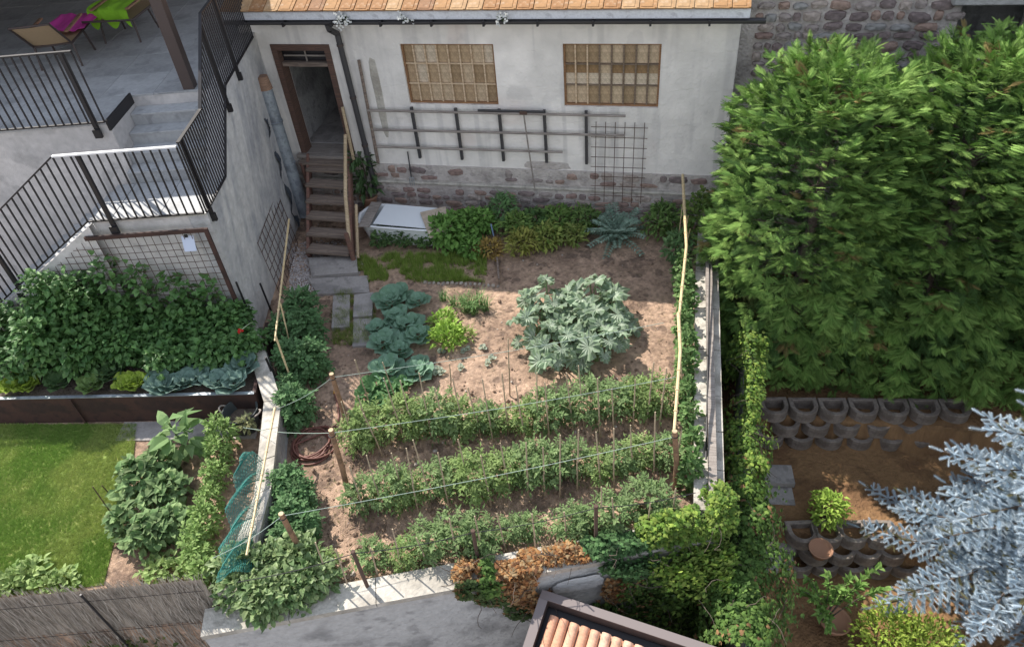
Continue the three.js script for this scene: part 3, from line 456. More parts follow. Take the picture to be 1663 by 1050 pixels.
{
  const poly = [[-7.25, -0.1], [0.6, -0.1], [rwL[3].x + 0.12, rwL[3].z + 0.1], [FW1.x + 0.05, FW1.z + 0.1], [FW0.x, FW0.z + 0.1], [-4.25, 7.95], [lowR[2].x - 0.12, lowR[2].z], [lowR[1].x - 0.12, lowR[1].z], [-6.12, 3.95], [-6.25, 3.7]];
  const s = 0.045, x0 = -7.3, z0 = -0.1, nx = 180, nz = 188, pos = [], uv = [], idx = [];
  for (let j = 0; j <= nz; j++) for (let i = 0; i <= nx; i++) { const x = x0 + i * s, z = z0 + j * s; pos.push(x, soilY(x, z), z); uv.push(x, z); }
  for (let j = 0; j < nz; j++) for (let i = 0; i < nx; i++) if (inPoly(x0 + (i + 0.5) * s, z0 + (j + 0.5) * s, poly)) { const a = j * (nx + 1) + i, b = a + 1, c = a + nx + 1, d = c + 1; idx.push(a, c, b, b, c, d); }
  const g = new THREE.BufferGeometry(); g.setAttribute('position', new THREE.Float32BufferAttribute(pos, 3)); g.setAttribute('uv', new THREE.Float32BufferAttribute(uv, 2)); g.setIndex(idx); g.computeVertexNormals();
  structure('garden_soil', g, MAT.soil);
  // clods and small stones on the soil
  const clod = new THREE.IcosahedronGeometry(1, 0); { const p = clod.attributes.position; for (let i = 0; i < p.count; i++) { const k = 0.75 + 0.5 * hash(Math.round(p.getX(i) * 50), Math.round(p.getY(i) * 50) + Math.round(p.getZ(i) * 91)); p.setXYZ(i, p.getX(i) * k, p.getY(i) * k * 0.7, p.getZ(i) * k); } clod.computeVertexNormals(); }
  const L = [], C = []; const e = new THREE.Euler(), qn = new THREE.Quaternion();
  for (let i = 0; i < 22000; i++) { const x = rr(-7, 0.5), z = rr(0, 7.9); if (!inPoly(x, z, poly)) continue; const near = Math.min(...rows.map(([a, b]) => distSeg(x, z, a, b))); if (R() > (near < 0.75 ? 0.9 : 0.3) * (0.3 + fbm(x * 3, z * 3, 2))) continue; const k = Math.pow(R(), 5) * (near < 0.6 ? 0.036 : 0.024) + 0.004; e.set(R() * 6, R() * 6, R() * 6); qn.setFromEuler(e); L.push(new THREE.Matrix4().compose(V3(x, soilY(x, z) + k * 0.3, z), qn, V3(k, k, k))); const w = R(); C.push(w < 0.06 ? col(0.42, 0.36, 0.31) : col(...sc3([0.27, 0.185, 0.13], rr(0.6, 1.15)))); }
  const cl = inst('soil_clods', clod, std({ roughness: 1 }), L, null, C); cl.userData.label = 'clods and pebbles lying on the tilled garden soil'; cl.userData.category = 'clods';
  { const sg = new Geo().box(0, 0, 0, 1, 0.05, 0.05).build(), Ls = [], Cs = []; for (let i = 0; i < 1500; i++) { const x = rr(-6, 0.4), z = rr(1.5, 7.6); if (!inPoly(x, z, poly)) continue; const k = rr(0.03, 0.12); e.set(rr(-0.2, 0.2), R() * 6, rr(-0.2, 0.2)); qn.setFromEuler(e); Ls.push(new THREE.Matrix4().compose(V3(x, soilY(x, z) + 0.012, z), qn, V3(k, 0.06, 0.06))); Cs.push(col(...sc3([0.42, 0.33, 0.2], rr(0.5, 1.2)))); } const sw = inst('straw', sg, std({ roughness: 1 }), Ls, null, Cs); sw.userData.label = 'bits of straw and dry stalks scattered over the garden soil'; sw.userData.category = 'straw'; }
  // pale gravel round the foot of the wooden stairs
  const L2 = [], C2 = []; for (let i = 0; i < 7000; i++) { const p = P(rr(470, 612), rr(385, 480)); const u = (p.x + 6.1) / 0.85, v = (p.z - 2.05) / 0.75; const dd = u * u + v * v; if (dd > 1.3 || R() < dd * 0.55) continue; const k = rr(0.007, 0.018); e.set(R() * 6, R() * 6, R() * 6); qn.setFromEuler(e); L2.push(new THREE.Matrix4().compose(V3(p.x, soilY(p.x, p.z) + k * 0.3, p.z), qn, V3(k, k, k))); C2.push(col(...sc3([0.52, 0.47, 0.45], rr(0.55, 1.2)))); }
  const gv = inst('gravel', clod, std({ roughness: 0.9 }), L2, null, C2); gv.userData.label = 'pale grey gravel round the foot of the wooden stairs'; gv.userData.category = 'gravel';
}
{ // low wall between garden and lawn, right wall, front wall
  const lw = thing('low_wall', 'low weathered concrete wall between vegetable garden and lawn', 'wall');
  const outl = [...lowR.map(xz), ...[...lowL].reverse().map(xz)]; mesh('body', new Geo().poly(outl, -0.6, 0.36).build(), MAT.oldConcrete, lw);
  for (let i = 0; i < 3; i++) { const a = lowR[i], b = lowR[i + 1], c = lowL[i + 1], d = lowL[i], n = [2, 3, 3][i]; for (let k = 0; k < n; k++) { const f = (u, v, t) => u.clone().lerp(v, t), g = 0.004; const q = [f(a, b, k / n + g), f(a, b, (k + 1) / n - g), f(d, c, (k + 1) / n - g), f(d, c, k / n + g)]; mesh('cap_slab', new Geo().poly(q.map(xz), 0.362, 0.42 + rr(-0.006, 0.006)).build(), MAT.cap, lw); } }
  const fw = thing('front_wall', 'pale capped retaining wall along the front of the garden', 'wall');
  const d = FW1.clone().sub(FW0).normalize(), n = V3(-d.z, 0, d.x), T = 0.31, ext = FW0.clone().addScaledVector(d, -0.12), end = FW1.clone().addScaledVector(d, 0.1); const L = end.distanceTo(ext);
  { const q = [ext, end, end.clone().addScaledVector(n, T - 0.03), ext.clone().addScaledVector(n, T - 0.03)].map(xz); mesh('body', new Geo().poly(q, -3.3, 0.14).build(), MAT.oldConcrete, fw); }
  for (let k = 0; k < 6; k++) { const a = ext.clone().addScaledVector(d, L * k / 6 + 0.004), b = ext.clone().addScaledVector(d, L * (k + 1) / 6 - 0.004); const q = [a, b, b.clone().addScaledVector(n, T), a.clone().addScaledVector(n, T)].map(xz); mesh('cap_slab', new Geo().poly(q, 0.142, 0.22 + rr(-0.004, 0.004)).build(), MAT.cap, fw); }
  globalThis.FWD = { ext, end, d, n, T, L };
  const rw = thing('right_wall', 'white capped garden wall running from the hedge to the front wall', 'wall');
  const off = (v, w) => V3(v.x + w, 0, v.z); const oR = rwL.map((v) => off(v, 0.34));
  mesh('body', new Geo().poly([...rwL.map((v) => [v.x + 0.02, v.z]), ...[...oR].reverse().map((v) => [v.x - 0.02, v.z])], -2.4, 0.33).build(), MAT.oldConcrete, rw);
  for (let i = 0; i < 3; i++) { const m = [2, 3, 3][i]; for (let k = 0; k < m; k++) { const f = (u, v, t) => u.clone().lerp(v, t), g = 0.004; const a = f(rwL[i], rwL[i + 1], k / m + g), b = f(rwL[i], rwL[i + 1], (k + 1) / m - g); mesh('cap_slab', new Geo().poly([xz(a), xz(b), [b.x + 0.34, b.z], [a.x + 0.34, a.z]], 0.332, 0.40 + rr(-0.006, 0.006)).build(), MAT.cap, rw); } }
  // weathered timber rail lying along the outer edge of the right wall
  single('timber_rail', new Geo().beam(V3(P(1152, 385, 0.62).x, 0.47, P(1152, 385, 0.62).z), V3(P(1158, 812, 0.46).x, 0.46, P(1158, 812, 0.46).z), 0.09, 0.10).build(), MAT.greyWood, 'long weathered timber rail lying along the white right wall', 'timber');
  single('iron_bar', new Geo().bar(P(1153, 430, 0.62), P(1147, 745, 0.46), 0.013, 0.013, 6).build(), MAT.blackMetal, 'thin black iron bar lying beside the timber rail', 'bar');
}
// lawn side: earth, concrete strip, grass
{
  const y = -0.15; const fA = P(0, 965, 0.75), fB = P(322, 935, 0.75);
  structure('lawn_ground', new Geo().poly([[-13, 4.4], [-6.3, 3.9], xz(lowL[1]), xz(lowL[2]), xz(lowL[3]), [fB.x, fB.z + 0.02], [fA.x - 5, fA.z + 1.3], [-13, 10]], -3.1, y).build(), MAT.soil);
  const a = TL(0.4, 0, 1.62), b = TL(-1.62, 0, 1.5), a2 = TL(0.4, 0, 1.95), b2 = TL(-1.62, 0, 1.84);
  structure('path', new Geo().poly([xz(a), xz(b), xz(b2), xz(a2)], y - 0.05, y + 0.02).build(), MAT.slab);
  const lawn = [P(-60, 690, y), P(222, 690, y), P(215, 760, y), P(168, 950, y), P(-60, 975, y)].map(xz);
  structure('lawn', new Geo().poly(lawn, y - 0.1, y + 0.012).build(), std({ map: tex(512, 1.4, (u, v) => sc3(mix3([0.19, 0.25, 0.06], [0.26, 0.28, 0.09], sm(0.4, 0.7, fbm(u * 9, v * 9, 4, 9))), 0.7 + 0.6 * fbm(u * 70, v * 70, 2, 70))), roughness: 1 }));
  const g = new Geo(); for (let k = 0; k < 5; k++) { const A = k * 1.3 + 0.4, r = 0.006, b0 = V3(Math.cos(A) * r, 0, Math.sin(A) * r), t = V3(Math.cos(A + 0.5) * 0.022, 0.034 + k * 0.003, Math.sin(A + 0.5) * 0.022), s = V3(-Math.sin(A) * 0.0028, 0, Math.cos(A) * 0.0028); g.tri(b0.clone().add(s), b0.clone().sub(s), t); }
  const L = [], C = [], xs = lawn.map((q) => q[0]), zs = lawn.map((q) => q[1]), x0 = Math.min(...xs), x1 = Math.max(...xs), z0 = Math.min(...zs), z1 = Math.max(...zs);
  reseed(52); for (let i = 0; i < 80000; i++) { const x = rr(x0, x1), z = rr(z0, z1); if (!inPoly(x, z, lawn)) continue; const n = fbm(x * 1.6 + 3, z * 1.6, 3), f = fbm(x * 9, z * 9, 2); if (f < 0.12) continue; const k = rr(0.6, 1.15); const m = new THREE.Matrix4().makeRotationY(R() * 6.3).scale(V3(k, k * rr(0.6, 1), k)).setPosition(x, y + 0.01, z); L.push(m); const c = mix3([0.24, 0.39, 0.08], [0.44, 0.51, 0.16], clamp(sm(0.38, 0.66, n) * 0.8 + rr(-0.2, 0.3), 0, 1)); C.push(col(...sc3(c, rr(0.7, 1.2)))); }
  const gr = inst('grass', g.build(), MAT.leafInst, L, null, C); gr.userData.label = 'short mown grass of the lawn'; gr.userData.category = 'grass';
  // brushwood screen fence along the front of the lawn
  const f = thing('brushwood_fence', 'brown brushwood screen fence along the front of the lawn', 'fence'); const dir = fA.clone().sub(fB).normalize(), nn = V3(dir.z, 0, -dir.x); if (nn.z < 0) nn.negate();
  const st = new Geo(), st2 = new Geo(); reseed(53);
  for (let i = 0; i < 5200; i++) { const s = rr(0, 5.2), yy = rr(-1.1, 0.6), o = rr(-0.035, 0.05), len = rr(0.18, 0.5), a0 = fB.clone().addScaledVector(dir, s).addScaledVector(nn, o); a0.y = yy; const b0 = a0.clone().add(V3(dir.x * rr(-0.09, 0.09), len, dir.z * rr(-0.09, 0.09)).addScaledVector(nn, rr(-0.02, 0.02))); b0.y = Math.min(b0.y, 0.74 + rr(-0.05, 0.06)); const c = sc3(mix3([0.37, 0.32, 0.27], [0.52, 0.47, 0.41], R()), rr(0.6, 1.15)); (i % 2 ? st : st2).color(...c).bar(a0, b0, 0.004, 0.0025, 3, false); }
  const stickM = std({ vertexColors: true, roughness: 1, color: 0xffffff }); stuff(mesh('brushwood', mergeGeometries([st.build(), st2.build()]), stickM, f));
  { const bk = new Geo(); const A = fB.clone(), B = fB.clone().addScaledVector(dir, 5.2); bk.quad(V3(A.x, -1.3, A.z), V3(B.x, -1.3, B.z), V3(B.x, 0.68, B.z), V3(A.x, 0.68, A.z)); const m2 = std({ map: concreteTex([0.36, 0.305, 0.25], [0.28, 0.235, 0.19], 0.5, 91) }); m2.side = THREE.DoubleSide; mesh('screen_mat', bk.build(), m2, f); }
  for (const s of [1.22, 4.3]) { const p = fB.clone().addScaledVector(dir, s).addScaledVector(nn, 0.07); mesh('post', new Geo().bar(V3(p.x, -1.2, p.z), V3(p.x, 0.72, p.z), 0.012, 0.012, 6).build(), MAT.blackMetal, f); }
  for (const yy of [0.55, -0.1]) mesh('wire', new Geo().bar(V3(fB.x, yy, fB.z).addScaledVector(nn, 0.055), V3(fB.x, yy, fB.z).addScaledVector(dir, 5.2).addScaledVector(nn, 0.055), 0.003, 0.003, 4).build(), MAT.blackMetal, f);
}
// ================================================================ objects in the vegetable garden
reseed(61);
const onSoil = (px, py) => { const p = P(px, py); p.y = soilY(p.x, p.z); return p; };
const upTo = (px, py, base) => PZ(px, py, base.z);
{ // wooden stairs down from the doorway
  const t = thing('wooden_stairs', 'weathered wooden stairs from the doorway down to the garden', 'stairs');
  const redWood = std({ map: woodTex([0.22, 0.11, 0.08], [0.13, 0.075, 0.06], 0.6, 51), bumpMap: bumpFine, bumpScale: 0.004 });
  const st = (x0, x1) => new Geo().beam(V3(x0, 1.02, 0.03), V3(x1, 0.06, 1.8), 0.05, 0.2).build();
  mesh('stringer', st(-6.66, -6.16), redWood, t); mesh('stringer', st(-5.86, -5.34), redWood, t);
  for (let k = 0; k < 6; k++) { const z = 0.30 + 0.285 * k, y = 0.95 - 0.152 * k, x = -6.26 + (z - 0.05) * 0.285 + rr(-0.01, 0.01); const q = mesh('tread', rounded(0.80, 0.045, 0.25, 0.008), MAT.oldWood, t); q.position.set(x, y, z); q.rotation.set(rr(-0.02, 0.02), -0.03 + rr(-0.02, 0.02), rr(-0.012, 0.012)); const r = mesh('riser_board', new Geo().box(0, 0, 0, 0.74, 0.05, 0.02).build(), MAT.oldWood, t); r.position.set(x, y - 0.06, z - 0.09); }
  mesh('top_board', moved(rounded(1.0, 0.05, 0.28, 0.01), -6.28, 1.0, 0.14), MAT.oldWood, t);
  const b = onSoil(576, 428); mesh('newel_post', new Geo().bar(b, V3(b.x - 0.02, 0.62, b.z - 0.02), 0.045, 0.04, 8).build(), redWood, t);
  mesh('newel_post', new Geo().bar(V3(-6.72, 0.3, 0.25), V3(-6.72, 1.02, 0.25), 0.04, 0.036, 8).build(), redWood, t);
  mesh('handrail', new Geo().path([V3(b.x - 0.03, 0.35, b.z - 0.04), V3(-5.52, 0.95, 1.15), V3(-5.70, 1.62, 0.28)], 0.035, 9, 0.03).build(), MAT.paleWood, t);
  mesh('handrail', new Geo().bar(V3(-5.70, 1.05, 0.2), V3(-5.72, 2.05, 0.1), 0.03, 0.026, 8).build(), MAT.paleWood, t);
  mesh('brace', new Geo().bar(V3(b.x + 0.03, 0.05, b.z - 0.1), V3(-5.42, 0.7, 1.05), 0.028, 0.026, 8).build(), MAT.paleWood, t);
}
{ // stepping slabs
  const slab = (pts, lab, y = 0.05) => { const q = pts.map(([a, b]) => xz(P(a, b, y))); const g = new Geo().poly(q, -0.05, y); const m = single('stepping_slab', g.build(), MAT.slab, lab, 'slab'); return m; };
  slab([[500, 418], [578, 414], [581, 442], [506, 448]], 'grey stone slab at the foot of the wooden stairs', 0.09);
  slab([[500, 452], [596, 447], [600, 474], [515, 477]], 'wide grey slab below the first step slab', 0.045);
  slab([[575, 478], [606, 474], [604, 512], [573, 514]], 'small grey paving slab left of the cabbages');
  slab([[541, 479], [568, 478], [567, 530], [538, 532]], 'narrow grey paving slab beside the weedy joint');
  slab([[574, 518], [603, 516], [601, 560], [572, 562]], 'grey paving slab partly under weeds left of the cabbages', 0.03);
}
{ // old enamel bathtub, with a board and a sheet of cardboard on it
  const t = thing('bathtub', 'old white enamel bathtub standing by the stone plinth', 'bathtub', null, V3(-4.66, -0.06, 0.92), -0.06);
  const L = 0.84, W = 0.36, N = 40; const rim = (s, w, y) => Array.from({ length: N }, (_, i) => { const a = i / N * Math.PI * 2, e = 0.45; const cx = Math.sign(Math.cos(a)) * Math.pow(Math.abs(Math.cos(a)), e), cz = Math.sign(Math.sin(a)) * Math.pow(Math.abs(Math.sin(a)), e); const r = cx < 0 ? 1 - 0.12 * Math.abs(cz) * cx * cx : 1; return V3(cx * L * s * (cx < 0 ? r : 1), y, cz * W * w * (1 - 0.06 * cx)); });
  const ringsO = [rim(0.78, 0.68, 0.02), rim(0.86, 0.8, 0.1), rim(0.95, 0.93, 0.4), rim(1, 1, 0.44), rim(1.01, 1.02, 0.46), rim(0.97, 0.93, 0.465), rim(0.94, 0.88, 0.45), rim(0.88, 0.80, 0.25), rim(0.78, 0.66, 0.12)];
  const g = new THREE.BufferGeometry(), pos = [], idx = []; ringsO.forEach((r) => r.forEach((v) => pos.push(v.x, v.y, v.z))); for (let k = 0; k + 1 < ringsO.length; k++) for (let i = 0; i < N; i++) { const a = k * N + i, b = k * N + (i + 1) % N; idx.push(a, a + N, b, b, a + N, b + N); } const c = pos.length / 3; pos.push(0, 0.115, 0, 0, 0.02, 0); for (let i = 0; i < N; i++) { const a = (ringsO.length - 1) * N + i, b = (ringsO.length - 1) * N + (i + 1) % N; idx.push(a, c, b); idx.push((i + 1) % N, c + 1, i); }
  g.setAttribute('position', new THREE.Float32BufferAttribute(pos, 3)); g.setIndex(idx); g.computeVertexNormals(); g.setAttribute('uv', new THREE.Float32BufferAttribute(pos.filter((_, i) => i % 3 !== 1), 2));
  mesh('basin', g, new THREE.MeshPhysicalMaterial({ color: col(0.80, 0.81, 0.82), roughness: 0.25, clearcoat: 0.4, side: THREE.DoubleSide }), t);
  mesh('overflow', new Geo().bar(V3(0.02, 0.36, -0.315), V3(0.02, 0.36, -0.295), 0.025, 0.025, 12).build(), MAT.zinc, t);
  const lid = new Geo().box(0, 0, 0, 1.0, 0.012, 0.60); const sh = single('white_board', lid.build(), std({ color: col(0.74, 0.77, 0.80), roughness: 0.4 }), 'smooth white board covering the middle of the bathtub', 'board'); sh.position.set(-4.60, 0.418, 0.91); sh.rotation.set(0.03, -0.05, 0);
  const bd = single('wooden_board', rounded(0.2, 0.022, 0.78, 0.005), MAT.greyWood, 'dark grey wooden board lying across the rounded end of the bathtub', 'board'); bd.position.set(-5.26, 0.427, 0.93); bd.rotation.y = 0.05;
  const cb = thing('cardboard_sheet', 'pale brown cardboard sheet on the end of the bathtub', 'cardboard', null, V3(-4.0, 0.44, 1.0), 0.5);
  const cm = std({ map: concreteTex([0.50, 0.41, 0.32], [0.42, 0.34, 0.26], 0.5, 61), roughness: 0.95 }); mesh('sheet', new Geo().box(0, 0, 0, 0.46, 0.008, 0.62, new THREE.Matrix4().makeRotationX(0.06)).build(), cm, cb); mesh('flap', new Geo().box(-0.02, -0.03, 0.34, 0.4, 0.007, 0.14, new THREE.Matrix4().makeRotationX(0.7)).build(), cm, cb);
}
// bed edging stones and strip
{
  const e = thing('bed_edging', 'row of small pale edging stones along the back of the sunny bed', 'edging');
  const ms = [[0.52, 0.45, 0.38], [0.42, 0.36, 0.31], [0.58, 0.52, 0.45]].map((c) => std({ color: col(...c), roughness: 0.95, bumpMap: bumpFine, bumpScale: 0.008 }));
  for (let i = 0; i < 17; i++) { const p = onSoil(690 + i * 7.4, 459 + i * 0.3 + rr(-0.8, 0.8)); const s = mesh('stone', new THREE.DodecahedronGeometry(0.036, 0), ms[i % 3], e); s.position.set(p.x, p.y + 0.015, p.z); s.scale.set(rr(0.8, 1.25), rr(0.6, 1), rr(0.7, 1)); s.rotation.set(R() * 6, R() * 6, R() * 6); }
  const a = onSoil(808, 424), b = onSoil(811, 461); single('edging_board', new Geo().beam(V3(a.x, 0.04, a.z), V3(b.x, 0.04, b.z), 0.03, 0.14).build(), MAT.oldWood, 'dark edging board at the end of the shaded grass strip', 'board');
  const c = onSoil(805, 398), d = c.clone().add(V3(-0.05, 0.42, -0.03)); single('blue_cane', new Geo().bar(c, d, 0.012, 0.012, 6).build(), std({ color: col(0.18, 0.26, 0.42), roughness: 0.6 }), 'short blue plastic cane among the plants by the wall', 'cane');
}
// posts, canes, strings
const postTops = {};
{
  const posts = [['A', [566, 702], [538, 607], 0.036, 'stout wooden post at the left end of the first tomato row'], ['B', [567, 806], [537, 698], 0.037, 'stout wooden post beside the coiled hose'], ['C', [1097, 795], [1096, 700], 0.037, 'stout wooden post at the right end of the middle tomato row'], ['D', [500, 920], [456, 834], 0.036, 'stout wooden post at the left end of the front tomato row']];
  for (const [k, b, tp, r, lab] of posts) { const base = onSoil(...b), top = upTo(...tp, base); postTops[k] = top; const t = thing('wooden_post', lab, 'post', 'stout posts of the tomato rows'); mesh('trunk', new Geo().path([base.clone().add(V3(0, -0.05, 0)), base.clone().lerp(top, 0.45).add(V3(0.02, 0, 0.01)), top], r, 9, r * 0.82).build(), MAT.postWood, t); mesh('sawn_top', new Geo().bar(top, top.clone().add(V3(0, 0.004, 0)), r * 0.8, r * 0.8, 9).build(), MAT.paleWood, t); mesh('wire_wrap', new THREE.TorusGeometry(r * 1.02, 0.006, 5, 14).rotateX(Math.PI / 2).translate(lerp(base.x, top.x, 0.93), lerp(base.y, top.y, 0.93), lerp(base.z, top.z, 0.93)), MAT.blackMetal, t); }
  reseed(62); let nC = 0;
  const cane = (base, top, lab, grp, mat = MAT.cane, r = 0.0105) => single('cane', new Geo().bar(base, base.clone().lerp(top, 0.5).add(V3(rr(-0.01, 0.01), 0, rr(-0.01, 0.01))), r, r * 0.9, 6, false).bar(base.clone().lerp(top, 0.5), top, r * 0.9, r * 0.75, 6).build(), mat, lab, 'cane', grp);
  const nm = ['thin cane staking a tomato plant in the row behind the hose', 'thin cane staking a tomato plant in the middle row', 'thin cane staking a tomato plant in the row along the front wall'];
  rows.forEach(([a, b], ri) => { const n = [21, 18, 14][ri]; for (let i = 0; i < n; i++) { const t = (i + 0.6 + rr(-0.25, 0.25)) / n, p = a.clone().lerp(b, t), s = rr(-0.12, 0.12); p.x += rr(-0.04, 0.04); p.z += s + 0.2; p.y = soilY(p.x, p.z) - 0.03; cane(p, p.clone().add(V3(rr(-0.07, 0.05), rr(0.85, 1.25) * [1, 1, 0.75][ri], rr(-0.1, 0.06))), nm[ri], 'canes of tomato row ' + ['one', 'two', 'three'][ri]); nC++; } });
  for (const [b, tp] of [[[603, 667], [576, 584]], [[645, 655], [621, 588]], [[735, 652], [730, 590]], [[828, 642], [825, 550]]]) { const p = onSoil(...b); cane(p, upTo(...tp, p), 'bare thin cane standing between the cabbages and the first tomato row', 'canes behind the tomato rows'); }
  // twine
  const str = (pts, lab, r = 0.0032, mat = MAT.string) => { const v = []; for (let i = 0; i + 1 < pts.length; i++) for (let k = 0; k < 6; k++) { const t = k / 6, q = pts[i].clone().lerp(pts[i + 1], t); q.y -= 0.05 * Math.sin(t * Math.PI); v.push(q); } v.push(pts[pts.length - 1]); single('twine', new Geo().path(v, r, 5).build(), mat, lab, 'twine'); };
  const up = (v, d) => V3(v.x, v.y + d, v.z);
  str([P(449, 664, 0.45), up(postTops.A, -0.06), P(1078, 524, 0.9)], 'pale twine strung from the low wall past the cabbages to the right wall');
  str([P(395, 694, 0.35), up(postTops.B, -0.05), P(1098, 612, 0.95)], 'pale twine strung over the first tomato row');
  str([P(345, 906, 0.85), up(postTops.D, -0.04), up(postTops.C, -0.1)], 'pale twine strung over the middle tomato row');
  // iron posts on the front wall and their wire
  const tops = []; for (const [b, tp, lab] of [[[597, 953], [573, 896], 'rusty iron fence post on the front wall near the leafy corner'], [[776, 908], [768, 862], 'rusty iron fence post on the front wall beside the dry ivy'], [[968, 880], [968, 822], 'rusty iron fence post on the front wall beside the green ivy']]) { const base = P(...b, 0.2), top = upTo(...tp, base); tops.push(top); const t = thing('iron_post', lab, 'post', 'iron posts on the front wall'); mesh('shaft', new Geo().bar(base, top, 0.022, 0.022, 6).build(), MAT.rustRod, t); mesh('cap', new Geo().bar(top, up(top, 0.012), 0.028, 0.024, 6).build(), MAT.rustRod, t); }
  str([P(385, 945, 0.75), up(tops[0], -0.03), up(tops[1], -0.03), up(tops[2], -0.03), P(1130, 800, 0.85)], 'dark wire strung between the iron posts of the front wall', 0.005, MAT.blackMetal);
  // long bamboo poles
  const knot = (pts, r, lab, mat = MAT.bamboo) => { const t = thing('bamboo_pole', lab, 'pole'); mesh('shaft', new Geo().path(pts, r, 8, r * 0.75).build(), mat, t); const L = []; for (let i = 0; i + 1 < pts.length; i++) { const a = pts[i], b = pts[i + 1], n = Math.max(1, Math.floor(a.distanceTo(b) / 0.35)); for (let k = 1; k <= n; k++) { const q = a.clone().lerp(b, k / (n + 1)), d = b.clone().sub(a).normalize(); mesh('node', new Geo().bar(q, q.clone().addScaledVector(d, 0.012), r * 1.18, r * 1.18, 8).build(), mat, t); } } return t; };
  knot([P(1109, 284, 1.15), P(1115, 400, 1.2), P(1103, 515, 1.15)], 0.024, 'long pale bamboo pole above the beans by the right wall, upper length');
  knot([P(1102, 508, 1.18), P(1105, 570, 1.12), P(1095, 702, 1.0)], 0.024, 'pale bamboo pole tied on below the long one, ending at the wooden post');
  for (const [b, tp] of [[[1098, 420], [1109, 330]], [[1108, 415], [1118, 350]], [[1112, 410], [1121, 372]], [[1108, 520], [1104, 500]], [[1112, 660], [1103, 560]]]) { const p = onSoil(...b); cane(p, P(...tp, 1.1), 'bean cane tied up to the long bamboo pole', 'canes of the bean trellis', MAT.paleWood, 0.009); }
  knot([P(469, 356, 1.05), P(446, 553, 1.0)], 0.016, 'long pale cane stretched along the concrete wall above the wire mesh');
  knot([P(447, 545, 1.0), onSoil(482, 643)], 0.015, 'pale cane slanting down beside the shaded leafy corner');
  knot([P(455, 492, 0.95), onSoil(476, 582)], 0.012, 'short pale cane crossing behind the slanting one');
  knot([P(446, 662, 0.72), P(400, 901, 0.68)], 0.016, 'pale cane lying along the top of the low wall');
  for (const [b, tp, h, lab] of [[[413, 528], [383, 458], 0.35, 'dark iron stake standing at the corner of the steel planter'], [[443, 512], [422, 460], 0.05, 'dark iron stake leaning on the concrete wall']]) { const p = P(...b, h), q = upTo(...tp, p); single('iron_stake', new Geo().bar(p, q, 0.016, 0.016, 6).build(), MAT.blackMetal, lab, 'stake'); }
  { const a = V3(lowR[1].x - 0.5, -0.1, lowR[1].z - 0.2); single('iron_stake', new Geo().bar(P(446, 616, 0.2), P(431, 580, 0.75), 0.018, 0.016, 6).build(), MAT.blackMetal, 'dark iron stake at the head of the low wall', 'stake'); }
  // rusty mesh leaning on the concrete wall
  const m = thing('rusty_mesh', 'rusty reinforcing mesh leaning on the concrete wall beside the gravel', 'wire mesh'); const A = V3(-6.60, 0.02, 1.35), B = V3(-6.22, 0.02, 2.85), A2 = V3(-6.78, 1.0, 1.2), B2 = V3(-6.40, 1.0, 2.7);
  for (let i = 0; i <= 9; i++) mesh('upright_rod', new Geo().bar(A.clone().lerp(B, i / 9), A2.clone().lerp(B2, i / 9), 0.006, 0.006, 5).build(), MAT.rustRod, m);
  for (let j = 0; j <= 6; j++) mesh('cross_rod', new Geo().bar(A.clone().lerp(A2, j / 6).add(V3(0.008, 0, 0)), B.clone().lerp(B2, j / 6 - (j === 6 ? 0.0 : 0)).add(V3(0.008, 0, 0)), 0.006, 0.006, 5).build(), MAT.rustRod, m);
}
{ // coiled hose
  reseed(63); const c = onSoil(509, 722), pts = []; for (let i = 0; i <= 260; i++) { const a = i * 0.155, k = Math.floor(a / 6.283); const r = 0.255 + 0.05 * Math.sin(k * 2.1) + 0.03 * Math.sin(a * 0.37 + 1); const ox = 0.045 * Math.sin(k * 1.9), oz = 0.04 * Math.cos(k * 2.7); pts.push(V3(c.x + ox + Math.cos(a) * r, c.y + 0.02 + 0.014 * k * (0.6 + 0.4 * Math.sin(a * 1.7)), c.z + oz + Math.sin(a) * r)); }
  const tail = [onSoil(545, 690), onSoil(549, 664), onSoil(543, 640)].map((v) => V3(v.x, v.y + 0.02, v.z)); pts.push(...tail.slice(0, 1), ...tail.slice(1));
  const h = thing('garden_hose', 'reddish brown garden hose lying coiled beside the wooden post', 'hose'); mesh('tube', tubeGeo(pts, 0.0135, 900, 7), std({ color: col(0.16, 0.062, 0.045), roughness: 0.55 }), h); const e = tail[2]; mesh('coupling', new Geo().bar(e, e.clone().add(V3(-0.02, 0.01, -0.07)), 0.018, 0.016, 8).build(), std({ color: col(0.5, 0.25, 0.05) }), h);
}
{ // rubber bucket
  const c = P(402, 692, -0.13); const t = thing('rubber_bucket', 'dark grey rubber bucket with weeds on the lawn side of the low wall', 'bucket', null, V3(c.x, -0.13, c.z));
  const pr = [[0, 0.01], [0.17, 0], [0.2, 0.15], [0.235, 0.34], [0.245, 0.35], [0.225, 0.345], [0.19, 0.15], [0.16, 0.04], [0, 0.04]].map((a) => new THREE.Vector2(...a)); mesh('body', new THREE.LatheGeometry(pr, 24), std({ color: col(0.055, 0.065, 0.065), roughness: 0.65, side: THREE.DoubleSide }), t);
  for (const s of [-1, 1]) mesh('handle', tubeGeo([V3(s * 0.235, 0.31, -0.07), V3(s * 0.30, 0.35, -0.03), V3(s * 0.30, 0.35, 0.03), V3(s * 0.235, 0.31, 0.07)], 0.012, 14, 6), std({ color: col(0.35, 0.3, 0.26) }), t);
  mesh('fill', new Geo().bar(V3(0, 0.04, 0), V3(0, 0.2, 0), 0.17, 0.195, 20).build(), MAT.darkSoil, t);
}
